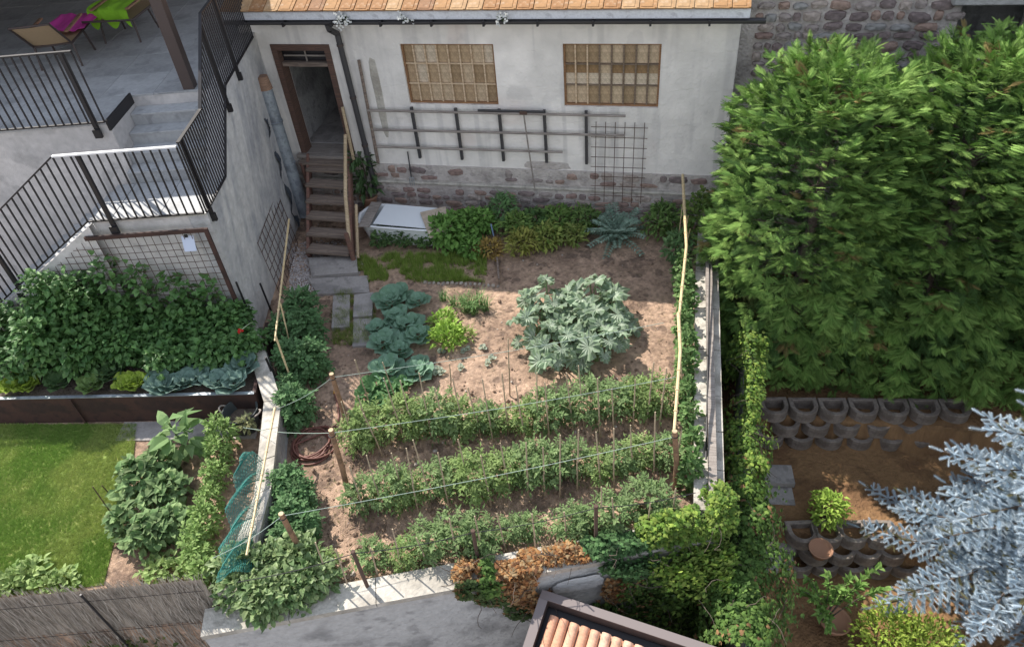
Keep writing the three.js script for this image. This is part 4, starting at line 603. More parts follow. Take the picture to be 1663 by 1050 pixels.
{ // teal netting draped over the peas
  reseed(64); const g = new Geo(); const A = P(390, 742, 0.74), B = P(428, 748, 0.48), C = P(408, 935, 0.42), D = P(352, 942, 0.72); const f = (u, v) => { const p = A.clone().lerp(B, u).lerp(D.clone().lerp(C, u), v); p.y += 0.12 * Math.sin(u * 2.6) + 0.05 * Math.sin(v * 17 + u * 3) + 0.03 * Math.sin(v * 41 + u * 9); p.x += 0.03 * Math.sin(v * 23 + u * 5); return p; };
  const nu = 24, nv = 90; for (let i = 0; i <= nu; i++) for (let j = 0; j < nv; j++) g.bar(f((i + (j % 2) * 0.5) / nu, j / nv), f((i + ((j + 1) % 2) * 0.5) / nu, (j + 1) / nv), 0.004, 0.004, 3, false); for (let j = 0; j <= nv; j += 1) for (let i = 0; i < nu; i++) if ((i + j) % 2) g.bar(f((i + (j % 2) * 0.5) / nu, j / nv), f((i - 0.5 + ((j + 1) % 2)) / nu, Math.min(1, (j + 1) / nv)), 0.0028, 0.0028, 3, false);
  single('garden_net', g.build(), std({ color: col(0.04, 0.21, 0.18), roughness: 0.6 }), 'teal plastic garden net draped over the peas beside the low wall', 'net');
}
// ================================================================ plants of the garden
const rdir = (up = 0) => { const z = rr(-1, 1), a = rr(0, 6.2832), s = Math.sqrt(1 - z * z); const v = V3(Math.cos(a) * s, z, Math.sin(a) * s); v.y += up; return v.normalize(); };
const varied = (c0, c1, k = 0.25) => { const c = mix3(c0, c1, R()), s = rr(1 - k, 1 + k) * 1.5; return sc3(c, s); };
// a bushy mass of leaves inside an ellipsoid that stands on y = 0
function bush(o) {
  const g = new Geo(), { n, r, h, len, wid, c0, c1 } = o, y0 = o.y0 ?? 0.1;
  for (let i = 0; i < n; i++) {
    const d = rdir(o.up ?? 0.25), k = Math.pow(rr(o.inner ?? 0.12, 1), 0.45) * rr(0.8, 1.05), lobe = 1 + (o.lobe ?? 0.2) * Math.sin(Math.atan2(d.z, d.x) * 3 + (o.seed || 0)) * (1 - Math.abs(d.y));
    const p = V3(d.x * r * k * lobe, y0 + (h - y0) * (0.5 + 0.5 * d.y * k), d.z * r * k * lobe);
    const out = d.clone().multiplyScalar(o.out ?? 0.7).add(rdir(0).multiplyScalar(0.6)).add(V3(0, o.lift ?? 0, 0)).normalize(), nr = V3(0, 1, 0).addScaledVector(d, 0.5).add(rdir(0).multiplyScalar(0.35)).normalize();
    const L = len * rr(0.65, 1.25), W = wid * rr(0.7, 1.2); g.color(...varied(c0, c1, o.vary ?? 0.25));
    if (o.leaflets) { const s = out.clone().cross(nr).normalize(), m = o.leaflets; for (let q = 0; q < m; q++) { const t = 0.35 + 0.65 * Math.floor(q / 2) / (m / 2), side = q === m - 1 ? 0 : q % 2 ? 1 : -1; const ld = out.clone().multiplyScalar(side ? 0.55 : 1).addScaledVector(s, side * 0.85).normalize(); const bp = p.clone().addScaledVector(out, L * t); bp.y -= L * t * t * 0.35; g.leaf(bp, ld, nr, L * (side ? 0.42 : 0.5), W * 0.5, 0.25, 0.25); } } else g.leaf(p, out, nr, L, W, o.fold ?? 0.25, o.droop ?? 0.2);
  }
  return g.build();
}
function stems(n, r, h, rad = 0.007) { const g = new Geo(); for (let i = 0; i < n; i++) { const a = rr(0, 6.28), k = r * rr(0.2, 0.7); g.path([V3(Math.cos(a) * r * 0.12, -0.05, Math.sin(a) * r * 0.12), V3(Math.cos(a) * k * 0.5, h * 0.45, Math.sin(a) * k * 0.5), V3(Math.cos(a) * k, h * 0.85, Math.sin(a) * k)], rad, 5, rad * 0.5); } return g.build(); }
const plant = (name, label, cat, grp, pos, parts, turn = 0, s = 1) => { const t = thing(name, label, cat, grp, pos, turn); t.scale.set(s, s, s); for (const [nm, g, m, k] of parts) { const q = mesh(nm, g, m, t); if (k !== 0 && (nm === 'foliage' || nm === 'flowers')) stuff(q); } return t; };

// ---- tomato rows
reseed(71);
{
  const kinds = [0, 1, 2, 3, 4].map((i) => { const h = 0.43 + 0.05 * (i % 3), yl = (i % 2) * 0.025; return [['stem', stems(3, 0.16, h), MAT.stem], ['foliage', bush({ n: 150, r: 0.22, h: h + 0.05, y0: 0.03, len: 0.135, wid: 0.06, leaflets: 5, inner: 0.05, c0: [0.078 + yl, 0.13 + yl, 0.042], c1: [0.165 + yl, 0.225 + yl, 0.095], seed: i * 1.7, up: 0.2, lift: 0.1 }), MAT.leaf]]; });
  const lab = ['tomato plant in the row behind the coiled hose', 'tomato plant in the middle row', 'low tomato plant in the row along the front wall'];
  rows.forEach(([a, b], ri) => { const n = [15, 14, 14][ri]; for (let i = 0; i < n; i++) { if (ri === 2 && i === 1) continue; const t = (i + 0.35 + rr(-0.2, 0.2)) / n, p = a.clone().lerp(b, t); p.x += rr(-0.05, 0.05); p.z += rr(-0.07, 0.07); p.y = soilY(p.x, p.z); plant('tomato_plant', lab[ri], 'tomato plant', 'tomato row ' + ['one', 'two', 'three'][ri], p, kinds[Math.floor(R() * 5)], R() * 6.3, rr(0.72, 1.16) * [1, 1, 0.88][ri]); } });
  // beans along the right wall
  const beans = [0, 1, 2].map((i) => [['stem', stems(4, 0.12, 1.0), MAT.stem], ['foliage', bush({ n: 210, r: 0.17, h: 0.92, y0: 0.0, len: 0.095, wid: 0.07, c0: [0.055, 0.12, 0.03], c1: [0.14, 0.21, 0.075], seed: i * 2.1, up: 0.1 }), MAT.leaf]]);
  [[1108, 455], [1106, 482], [1108, 512], [1106, 545], [1110, 578], [1110, 612], [1112, 650], [1114, 690], [1118, 735], [1118, 780]].forEach(([x, y], i) => { const p = onSoil(x + rr(-4, 4), y + 18); plant('bean_plant', 'climbing bean plant in the strip along the white right wall', 'bean plant', 'beans along the right wall', p, beans[i % 3], R() * 6, (i < 6 ? 1.0 : 0.8) * rr(0.8, 1.05)); });
}
// ---- giant zucchini: every leaf a part
reseed(72);
{
  const big = (seed) => { const g = new Geo(), N = 25, rim = [], mid = []; const a0 = 0.5; for (let i = 0; i < N; i++) { const t = i / (N - 1), a = lerp(-Math.PI + a0 * 0.55, Math.PI - a0 * 0.55, t); const lobes = 0.90 + 0.10 * Math.cos(a * 2.5) , jag = (i % 2 ? 1.07 : 0.86) + 0.08 * Math.sin(seed * 3 + i * 2.3); const rad = lobes * jag; rim.push(V3(Math.sin(a) * rad, 0.17 * Math.sin(i * 1.9 + seed) - 0.05 * rad, Math.cos(a) * rad)); mid.push(V3(Math.sin(a) * rad * 0.55, (i % 2 ? 0.07 : -0.015) + 0.03 * Math.sin(seed + i), Math.cos(a) * rad * 0.55)); }
    const c = V3(0, -0.06, 0), tn = 0.72 + 0.5 * hash(seed * 31 | 0, 7), A = [0.26, 0.335, 0.23], B = [0.38, 0.44, 0.335], D = [0.15, 0.235, 0.11];
    for (let i = 0; i + 1 < N; i++) { g.color(...sc3(i % 2 ? B : A, tn * rr(0.8, 1.15))).tri(c, mid[i], mid[i + 1]); g.color(...sc3(i % 2 ? A : mix3(A, D, 0.5), tn * rr(0.8, 1.2))).quad(mid[i], rim[i], rim[i + 1], mid[i + 1]); }
    g.color(0.14, 0.22, 0.09); return g; };
  const shapes = [0, 1, 2, 3, 4, 5, 6].map((i) => big(i * 1.37).build()); const pet = std({ color: col(0.15, 0.22, 0.09), roughness: 0.6 });
  const spots = [[890, 512, 16], [962, 508, 18], [880, 552, 15], [905, 590, 17], [968, 584, 16], [938, 548, 15], [985, 538, 14]];
  for (const [x, y, n] of spots) {
    const p = onSoil(x, y), t = thing('zucchini_plant', 'big silvery zucchini plant with lobed leaves in the sunny bed', 'zucchini plant', 'zucchini plants in the sunny bed', p);
    mesh('crown', new Geo().bar(V3(0, -0.03, 0), V3(0, 0.1, 0), 0.05, 0.035, 8).build(), pet, t);
    for (let i = 0; i < n; i++) { const a = i * 2.4 + rr(-0.3, 0.3), k = Math.sqrt((i + 0.7) / n), rad = 0.10 + 0.30 * k, h = 0.50 - 0.22 * k * k + rr(-0.13, 0.12), s = rr(0.12, 0.235); const q = V3(Math.cos(a) * rad, h, Math.sin(a) * rad), out = V3(Math.cos(a), 0, Math.sin(a)); const nr = V3(0, 1, 0).addScaledVector(out, 0.1 + 0.6 * k).add(rdir(0).multiplyScalar(0.55)).normalize(), dd = out.clone().addScaledVector(nr, -out.dot(nr)).normalize();
      const lf = mesh('leaf', shapes[Math.floor(R() * 7)], MAT.leaf, t); const m = frame(q, dd, nr, V3(s, s, s)); m.decompose(lf.position, lf.quaternion, lf.scale); mesh('leaf_stalk', new Geo().path([V3(0, 0.02, 0), q.clone().multiplyScalar(0.5).add(V3(0, h * 0.2, 0)), q.clone().addScaledVector(nr, -0.02)], 0.012, 5, 0.008).build(), pet, t); }
  }
  const fl = new Geo(); for (let i = 0; i < 5; i++) { const a = i * 1.257, d = V3(Math.cos(a), 0.6, Math.sin(a)).normalize(); fl.color(0.6, 0.36, 0.03).leaf(V3(0, 0, 0), d, V3(0, 1, 0), 0.09, 0.05, 0.2, 0.1); }
}
// ---- cabbages and chard: rosettes of round leaves, every leaf a part
const roundLeaf = (seed, cA, cB, ruffle = 0.06, N = 11) => { const g = new Geo(), rim = [], mid = []; for (let i = 0; i < N; i++) { const a = lerp(-2.75, 2.75, i / (N - 1)), rd = 0.5 * (1 + 0.06 * Math.sin(i * 2.7 + seed)); rim.push(V3(Math.sin(a) * rd, ruffle * Math.sin(i * 2.2 + seed) + 0.10 - 0.12 * Math.cos(a), 0.52 + Math.cos(a) * rd)); mid.push(V3(Math.sin(a) * rd * 0.5, 0.03 * Math.sin(i + seed), 0.52 + Math.cos(a) * rd * 0.5)); } const c = V3(0, -0.03, 0.5), b = V3(0, -0.03, 0); for (let i = 0; i + 1 < N; i++) { g.color(...sc3(mix3(cA, cB, hash(i, seed * 10 | 0)), 1)); g.tri(c, mid[i], mid[i + 1]); g.color(...sc3(mix3(cA, cB, hash(i + 9, seed * 10 | 0)), 1)).quad(mid[i], rim[i], rim[i + 1], mid[i + 1]); } g.color(...sc3(cB, 1.3)).tri(b, V3(0.04, 0.012, 0.5), V3(-0.04, 0.012, 0.5)); return g.build(); };
function rosette(name, label, cat, grp, pos, shapes, n, size, spread = 1, lean = 0.35, mat = MAT.leaf) {
  const t = thing(name, label, cat, grp, pos, R() * 6.3); mesh('stalk', new Geo().bar(V3(0, -0.03, 0), V3(0, size * 0.35, 0), size * 0.1, size * 0.06, 7).build(), MAT.stem, t);
  for (let i = 0; i < n; i++) { const a = i * 2.4 + rr(-0.25, 0.25), k = 1 - i / n, s = size * (0.6 + 0.5 * k) * rr(0.85, 1.1); const d = V3(Math.cos(a), lerp(1.3, lean, Math.min(1, k * 1.15)) * rr(0.8, 1.2), Math.sin(a)).normalize(), nr = V3(-Math.cos(a) * 0.4, 1, -Math.sin(a) * 0.4).normalize(); const m = frame(V3(Math.cos(a) * size * 0.08 * spread, size * (0.2 + 0.25 * (1 - k)), Math.sin(a) * size * 0.08 * spread), d, nr, V3(s, s, s)); const lf = mesh('leaf', shapes[i % shapes.length], mat, t); m.decompose(lf.position, lf.quaternion, lf.scale); }
  return t;
}
reseed(73);
{
  const sh = [0, 1, 2, 3].map((i) => roundLeaf(i * 1.1 + 0.3, [0.17, 0.30, 0.19], [0.24, 0.38, 0.27]));
  for (const [x, y, s] of [[630, 492, 0.27], [656, 488, 0.25], [641, 528, 0.26], [668, 530, 0.27], [630, 572, 0.25], [658, 572, 0.28], [640, 606, 0.26], [676, 560, 0.24], [683, 500, 0.22], [672, 604, 0.24], [622, 530, 0.2], [686, 592, 0.2]]) rosette('cabbage', 'blue green cabbage in the shaded bed behind the tomato rows', 'cabbage', 'cabbages in the shaded bed', onSoil(x + rr(-8, 8), y + rr(-10, 10)), sh, 11, s * rr(0.8, 1.15));
  const ch = [0, 1, 2].map((i) => roundLeaf(i * 1.7 + 2, [0.10, 0.23, 0.08], [0.15, 0.28, 0.11], 0.09));
  for (const [x, y, s] of [[598, 648, 0.22], [616, 662, 0.2], [612, 632, 0.22], [634, 640, 0.2], [655, 632, 0.2]]) rosette('chard', 'broad leaved green chard beside the first tomato row', 'chard', 'chard plants between cabbages and tomatoes', onSoil(x, y), ch, 9, s);
  // pale seedlings
  const se = [0, 1].map((i) => roundLeaf(i * 2 + 5, [0.34, 0.40, 0.30], [0.46, 0.50, 0.40], 0.1, 7));
  for (const [x, y] of [[716, 572], [752, 572], [760, 568], [712, 602], [720, 607], [748, 598], [792, 590], [798, 584], [708, 610], [782, 566]]) rosette('lettuce_seedling', 'tiny pale lettuce seedling on the bare sunny soil', 'seedling', 'lettuce seedlings on the sunny soil', onSoil(x + rr(-2, 2), y), se, 6, rr(0.055, 0.085));
  // bright herb bush and tufts of onion grass
  plant('parsley_bush', 'bright yellow green bush of herbs in the sunny bed beside the cabbages', 'herb', null, onSoil(730, 556), [['foliage', bush({ n: 420, r: 0.27, h: 0.33, y0: 0, len: 0.09, wid: 0.045, c0: [0.16, 0.26, 0.035], c1: [0.27, 0.38, 0.08], up: 0.4, lift: 0.5 }), MAT.leaf]]);
  plant('parsley_bush', 'low yellow green herb patch in front of the onion tufts', 'herb', null, onSoil(722, 530), [['foliage', bush({ n: 260, r: 0.25, h: 0.22, y0: 0, len: 0.08, wid: 0.04, c0: [0.14, 0.23, 0.035], c1: [0.24, 0.34, 0.08], up: 0.4, lift: 0.5 }), MAT.leaf]]);
  plant('parsley_bush', 'small yellow green herb tuft touching the larger herb bush', 'herb', null, onSoil(757, 548), [['foliage', bush({ n: 90, r: 0.16, h: 0.14, y0: 0, len: 0.08, wid: 0.03, c0: [0.14, 0.20, 0.04], c1: [0.22, 0.28, 0.09], up: 0.4, lift: 0.3 }), MAT.leaf]]);
  const tuft = (n, L, c0, c1, sp) => { const g = new Geo(); for (let i = 0; i < n; i++) { const a = rr(0, 6.28), b = V3(rr(-sp, sp), 0, rr(-sp, sp)), l = L * rr(0.6, 1.15), o = rr(0.25, 0.8); const p1 = b.clone().add(V3(Math.cos(a) * l * o * 0.4, l * 0.6, Math.sin(a) * l * o * 0.4)), p2 = b.clone().add(V3(Math.cos(a) * l * o, l * rr(0.55, 0.95), Math.sin(a) * l * o)), s = V3(-Math.sin(a), 0, Math.cos(a)).multiplyScalar(0.006); g.color(...varied(c0, c1)); g.quad(b.clone().add(s), b.clone().sub(s), p1.clone().sub(s), p1.clone().add(s)); g.tri(p1.clone().add(s), p1.clone().sub(s), p2); } return g.build(); };
  MAT.tuft = tuft;
  const on = [0, 1].map(() => tuft(46, 0.33, [0.075, 0.15, 0.045], [0.14, 0.22, 0.08], 0.06));
  for (const [x, y] of [[738, 496], [752, 492], [765, 498], [778, 494], [770, 508], [788, 503], [757, 506], [720, 487]]) plant('onion_tuft', 'tuft of thin green onion leaves in the sunny bed', 'onion', 'onion tufts in the sunny bed', onSoil(x, y), [['foliage', on[Math.floor(R() * 2)], MAT.leaf]], R() * 6, rr(0.7, 1.05));
}
// ---- shaded strip along the house wall
reseed(74);
{
  const shade = (x, y, r, h, n, len, wid, c0, c1, nm, lab, cat, o = {}) => plant(nm, lab, cat, o.grp || null, onSoil(x, y), [['stem', stems(o.st || 4, r * 0.8, h), MAT.stem], ['foliage', bush({ n, r, h, len, wid, c0, c1, y0: 0, seed: x, up: 0.35, ...o }), o.mat || MAT.leaf]]);
  const G0 = [0.075, 0.16, 0.03], G1 = [0.14, 0.25, 0.06];
  shade(733, 400, 0.36, 0.62, 520, 0.13, 0.085, G0, G1, 'leafy_bush', 'broad leaved green bush between the bathtub and the orange plants', 'bush');
  shade(762, 385, 0.33, 0.55, 420, 0.12, 0.075, sc3(G0, 0.9), G1, 'leafy_bush', 'green bush against the plinth behind the orange plants', 'bush');
  shade(820, 366, 0.25, 0.66, 260, 0.12, 0.05, [0.07, 0.14, 0.05], [0.13, 0.22, 0.09], 'tall_weed', 'tall narrow green weed against the stone plinth', 'weed');
  shade(797, 412, 0.25, 0.26, 300, 0.09, 0.035, [0.19, 0.12, 0.035], [0.28, 0.21, 0.06], 'withered_plant', 'orange brown withered plant at the shaded wall bed', 'plant');
  shade(850, 408, 0.32, 0.38, 420, 0.11, 0.04, [0.15, 0.17, 0.035], [0.27, 0.26, 0.07], 'withered_plant', 'yellowing plant in the shaded wall bed', 'plant');
  shade(890, 395, 0.30, 0.36, 380, 0.11, 0.05, [0.12, 0.19, 0.04], [0.24, 0.26, 0.07], 'leafy_bush', 'olive green bush left of the grey artichoke', 'bush');
  shade(930, 392, 0.24, 0.32, 280, 0.11, 0.05, [0.11, 0.17, 0.04], [0.22, 0.24, 0.07], 'leafy_bush', 'small olive bush touching the grey artichoke', 'bush');
  shade(870, 375, 0.28, 0.42, 300, 0.11, 0.06, [0.05, 0.10, 0.03], [0.10, 0.17, 0.05], 'leafy_bush', 'dark green bush at the plinth behind the yellowing plant', 'bush');
  shade(785, 378, 0.28, 0.5, 320, 0.11, 0.06, G0, G1, 'leafy_bush', 'green bush filling the gap beside the tall weed at the plinth', 'bush');
  shade(842, 384, 0.3, 0.46, 340, 0.11, 0.055, [0.08, 0.15, 0.035], [0.16, 0.23, 0.06], 'leafy_bush', 'green bush right of the tall weed, behind the yellowing plant', 'bush');
  shade(908, 374, 0.3, 0.48, 340, 0.11, 0.05, [0.07, 0.14, 0.03], [0.15, 0.22, 0.06], 'leafy_bush', 'green bush at the plinth behind the olive bushes', 'bush');
  shade(950, 372, 0.28, 0.42, 300, 0.11, 0.05, [0.07, 0.13, 0.035], [0.14, 0.20, 0.06], 'leafy_bush', 'green bush at the plinth just left of the artichoke', 'bush');
  shade(765, 412, 0.26, 0.3, 300, 0.10, 0.05, G0, G1, 'leafy_bush', 'low green bush in front of the broad leaved bush by the bathtub', 'bush');
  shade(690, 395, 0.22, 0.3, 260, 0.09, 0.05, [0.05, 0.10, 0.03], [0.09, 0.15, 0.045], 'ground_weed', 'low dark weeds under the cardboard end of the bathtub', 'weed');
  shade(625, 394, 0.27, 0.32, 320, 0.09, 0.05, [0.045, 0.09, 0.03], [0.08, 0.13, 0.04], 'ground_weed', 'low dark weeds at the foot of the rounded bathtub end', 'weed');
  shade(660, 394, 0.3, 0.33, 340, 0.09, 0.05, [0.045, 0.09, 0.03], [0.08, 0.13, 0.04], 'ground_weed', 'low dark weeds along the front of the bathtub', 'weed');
  { const g = new Geo(); for (let i = 0; i < 42; i++) { const a = i * 2.4, k = (i + 1) / 42, d = V3(Math.cos(a), lerp(2.2, 0.25, k), Math.sin(a)).normalize(), L = rr(0.5, 0.85), s = d.clone().cross(V3(0, 1, 0)).normalize(); for (let j = 0; j < 9; j++) { const t = 0.2 + j * 0.09, b = d.clone().multiplyScalar(L * t); b.y -= L * t * t * 0.35; for (const sg of [-1, 1]) { g.color(...varied([0.13, 0.20, 0.15], [0.22, 0.29, 0.23])); g.leaf(b, d.clone().multiplyScalar(0.7).addScaledVector(s, sg).normalize(), V3(0, 1, 0), 0.13 * (1.1 - t * 0.6), 0.045, 0.2, 0.25); } } } plant('artichoke_plant', 'grey green artichoke with deeply cut leaves by the wire panel', 'artichoke', null, onSoil(1000, 385), [['foliage', g.build(), MAT.leaf]]); }
  shade(1085, 318, 0.36, 0.85, 520, 0.10, 0.03, [0.07, 0.13, 0.03], [0.12, 0.19, 0.045], 'dark_shrub', 'dark fine leaved shrub at the right end of the plinth', 'shrub', { lift: 0.6 });
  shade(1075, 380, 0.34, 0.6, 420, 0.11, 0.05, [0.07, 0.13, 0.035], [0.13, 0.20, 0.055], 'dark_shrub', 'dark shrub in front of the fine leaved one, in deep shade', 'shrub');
  shade(1135, 395, 0.34, 1.05, 520, 0.09, 0.06, [0.07, 0.13, 0.03], [0.15, 0.20, 0.05], 'dark_shrub', 'shaded shrub under the hedge at the head of the right wall', 'shrub');
  shade(1100, 425, 0.26, 0.6, 320, 0.10, 0.05, [0.07, 0.14, 0.05], [0.14, 0.22, 0.09], 'leafy_bush', 'green bush at the shaded end of the bean strip', 'bush');
  // pot with a glossy large leaved plant by the stairs
  const b = onSoil(603, 338); const t = thing('potted_plant', 'dark glossy leaved plant in a small clay pot beside the stairs', 'potted plant', null, b); t.scale.setScalar(1.12);
  mesh('pot', new THREE.LatheGeometry([[0, 0], [0.1, 0], [0.14, 0.22], [0.155, 0.22], [0.155, 0.26], [0.13, 0.26], [0.12, 0.2], [0, 0.2]].map((a) => new THREE.Vector2(...a)), 18), std({ color: col(0.36, 0.2, 0.13), roughness: 0.9, side: THREE.DoubleSide }), t); mesh('stem', new Geo().path([V3(0, 0.2, 0), V3(0.03, 0.5, -0.02), V3(0, 0.95, -0.05)], 0.018, 6, 0.01).build(), MAT.bark, t);
  const one = new Geo().color(0.06, 0.12, 0.035).leaf(V3(0, 0, 0), V3(0, 0, 1), V3(0, 1, 0), 1, 0.42, 0.3, 0.25).build(), two = new Geo().color(0.085, 0.15, 0.055).leaf(V3(0, 0, 0), V3(0, 0, 1), V3(0, 1, 0), 1, 0.46, 0.25, 0.35).build();
  for (let i = 0; i < 150; i++) { const h = rr(0.3, 1.02), d = rdir(0.2), m = frame(V3(d.x * 0.24 * rr(0.3, 1), h, d.z * 0.2 * rr(0.3, 1)), d.clone().add(V3(0, -0.1, 0)).normalize(), V3(0, 1, 0).addScaledVector(d, 0.4).normalize(), rr(0.13, 0.22)); const lf = mesh('leaf', i % 2 ? one : two, MAT.leafGloss, t); m.decompose(lf.position, lf.quaternion, lf.scale); }
  // rough grass strip and weeds between the slabs
  const gb = new Geo(); for (let k = 0; k < 5; k++) { const a = k * 1.26, s = V3(-Math.sin(a), 0, Math.cos(a)).multiplyScalar(0.004); gb.tri(s.clone(), s.clone().negate(), V3(Math.cos(a) * 0.05, 0.10 + 0.012 * k, Math.sin(a) * 0.05)); }
  const L = [], C = []; const zone = (x0, x1, y0, y1, n, c0, c1, s0, s1) => { for (let i = 0; i < n; i++) { const p = P(rr(x0, x1), rr(y0, y1)); if (fbm(p.x * 4, p.z * 4, 3) < 0.40) continue; const k = rr(s0, s1); L.push(new THREE.Matrix4().makeRotationY(R() * 6.3).scale(V3(k, k * rr(0.6, 1.1), k)).setPosition(p.x, soilY(p.x, p.z), p.z)); C.push(col(...varied(c0, c1))); } };
  zone(592, 790, 412, 458, 4200, [0.13, 0.20, 0.03], [0.26, 0.33, 0.08], 0.45, 1.1); zone(545, 575, 475, 540, 500, [0.12, 0.17, 0.03], [0.2, 0.22, 0.06], 0.5, 1); zone(540, 610, 500, 560, 1300, [0.14, 0.19, 0.05], [0.24, 0.27, 0.08], 0.4, 0.9); zone(575, 610, 415, 440, 300, [0.14, 0.2, 0.03], [0.22, 0.26, 0.06], 0.5, 1); zone(470, 1090, 700, 930, 1500, [0.14, 0.19, 0.06], [0.24, 0.25, 0.1], 0.2, 0.5);
  const wg = inst('weed_grass', gb.build(), MAT.leafInst, L, null, C); wg.userData.label = 'rough grass and weeds on the shaded soil by the stairs'; wg.userData.category = 'weeds';
}
// ---- shaded leafy corner left of the paving, and the leafy front left corner
reseed(75);
{
  const k1 = [0, 1, 2].map((i) => [['stem', stems(4, 0.18, 0.75), MAT.stem], ['foliage', bush({ n: 260, r: 0.26, h: 0.8, y0: 0, len: 0.17, wid: 0.11, leaflets: 5, c0: [0.055, 0.12, 0.04], c1: [0.10, 0.175, 0.075], seed: i * 2 }), MAT.leaf]]);
  [[470, 560], [505, 560], [480, 605], [512, 610], [478, 650], [488, 682], [500, 530]].forEach(([x, y], i) => plant('pepper_plant', 'leafy green vegetable plant in the shaded corner by the concrete wall', 'vegetable plant', 'plants in the shaded corner by the concrete wall', onSoil(x, y), k1[i % 3], R() * 6, rr(0.58, 0.85)));
  [[478, 795], [492, 812], [484, 845], [502, 855], [475, 880]].forEach(([x, y], i) => plant('pepper_plant', 'leafy vegetable plant along the foot of the low wall', 'vegetable plant', 'plants along the foot of the low wall', onSoil(x, y + 14), k1[i % 3], R() * 6, rr(0.5, 0.72)));
  const k2 = [0, 1, 2].map((i) => [['stem', stems(5, 0.2, 0.45), MAT.stem], ['foliage', bush({ n: 500, r: 0.32, h: 0.55, y0: -0.05, len: 0.095, wid: 0.065, c0: [0.075, 0.13, 0.045], c1: [0.18, 0.235, 0.10], seed: i * 2, out: 0.9, droop: 0.35 }), MAT.leafGloss]]);
  [[425, 935], [460, 930], [495, 925], [405, 975], [440, 985], [475, 975], [515, 955], [395, 940]].forEach(([x, y], i) => plant('bean_bush', 'bushy bean plant spilling over the left end of the front wall', 'bean plant', 'bean bushes over the corner of the front wall', (() => { const p = P(x, y, 0.1); return p; })(), k2[i % 3], R() * 6, rr(0.8, 1)));
  const k3 = [0, 1, 2].map((i) => [['stem', stems(5, 0.15, 0.7), MAT.stem], ['foliage', bush({ n: 420, r: 0.22, h: 0.78, y0: -0.05, len: 0.085, wid: 0.045, c0: [0.10, 0.17, 0.04], c1: [0.21, 0.29, 0.10], seed: i * 2 }), MAT.leaf]]);
  [[372, 760], [366, 795], [360, 830], [352, 865], [345, 900], [345, 935], [360, 965], [378, 730]].forEach(([x, y], i) => plant('pea_plant', 'light green pea plant in the strip under the teal net', 'pea plant', 'peas under the teal net', P(x - 6, y, -0.15), k3[i % 3], R() * 6, rr(0.68, 0.9)));
}
// ---- bed beside the lawn
reseed(76);
{
  const br = [0, 1, 2].map((i) => [['stem', stems(6, 0.25, 0.5, 0.009), MAT.stem], ['foliage', bush({ n: 250, r: 0.34, h: 0.62, y0: 0.02, len: 0.15, wid: 0.11, c0: [0.07, 0.13, 0.045], c1: [0.17, 0.235, 0.10], vary: 0.4, seed: i * 3, lobe: 0.3, droop: 0.3 }), MAT.leaf]]);
  [[240, 800], [282, 812], [218, 862], [252, 885], [288, 868], [268, 772]].forEach(([x, y], i) => plant('eggplant_plant', 'broad leaved vegetable plant in the bed between lawn and peas', 'vegetable plant', 'broad leaved plants beside the lawn', P(x, y, -0.15), br[i % 3], R() * 6, rr(0.68, 0.92)));
  plant('tall_plant', 'single tall plant with large pale leaves in front of the planter', 'vegetable plant', null, P(308, 745, -0.15), [['stem', new Geo().path([V3(0, 0, 0), V3(0.01, 0.4, 0), V3(0, 0.75, 0)], 0.012, 6).build(), MAT.stem], ['foliage', bush({ n: 46, r: 0.26, h: 0.78, y0: 0.15, len: 0.26, wid: 0.15, c0: [0.10, 0.17, 0.06], c1: [0.18, 0.26, 0.11], lobe: 0.1 }), MAT.leaf]]);
  const wd = [0, 1].map((i) => [['foliage', bush({ n: 90, r: 0.2, h: 0.16, y0: 0, len: 0.09, wid: 0.06, c0: [0.13, 0.2, 0.06], c1: [0.24, 0.31, 0.12], up: 0.5 }), MAT.leaf]]);
  [[30, 945], [55, 935], [85, 950], [110, 948], [255, 930], [285, 930]].forEach(([x, y], i) => plant('low_weed', i < 4 ? 'pale green weed at the lawn edge by the brushwood fence' : 'pale green weed at the bed end by the brushwood fence', 'weed', i < 4 ? 'weeds at the lawn edge' : 'weeds at the bed end', P(x, y, -0.15), wd[i % 2], R() * 6, rr(0.8, 1.2)));
  for (const [b, tp] of [[[192, 850], [150, 790]], [[190, 815], [165, 788]]]) { const p = P(...b, -0.15); single('bed_stake', new Geo().bar(p, upTo(...tp, p), 0.008, 0.007, 5).build(), MAT.rustRod, 'thin dark stake tilted at the lawn side of the broad leaved bed', 'stake', 'stakes of the bed beside the lawn'); }
  const q = P(402, 692, 0.1); plant('bucket_weed', 'pale weeds growing inside the rubber bucket', 'weed', null, V3(q.x, 0.05, q.z), [['foliage', bush({ n: 70, r: 0.13, h: 0.2, y0: 0, len: 0.09, wid: 0.04, c0: [0.16, 0.17, 0.08], c1: [0.28, 0.28, 0.14], up: 0.5 }), MAT.leaf]]);
}
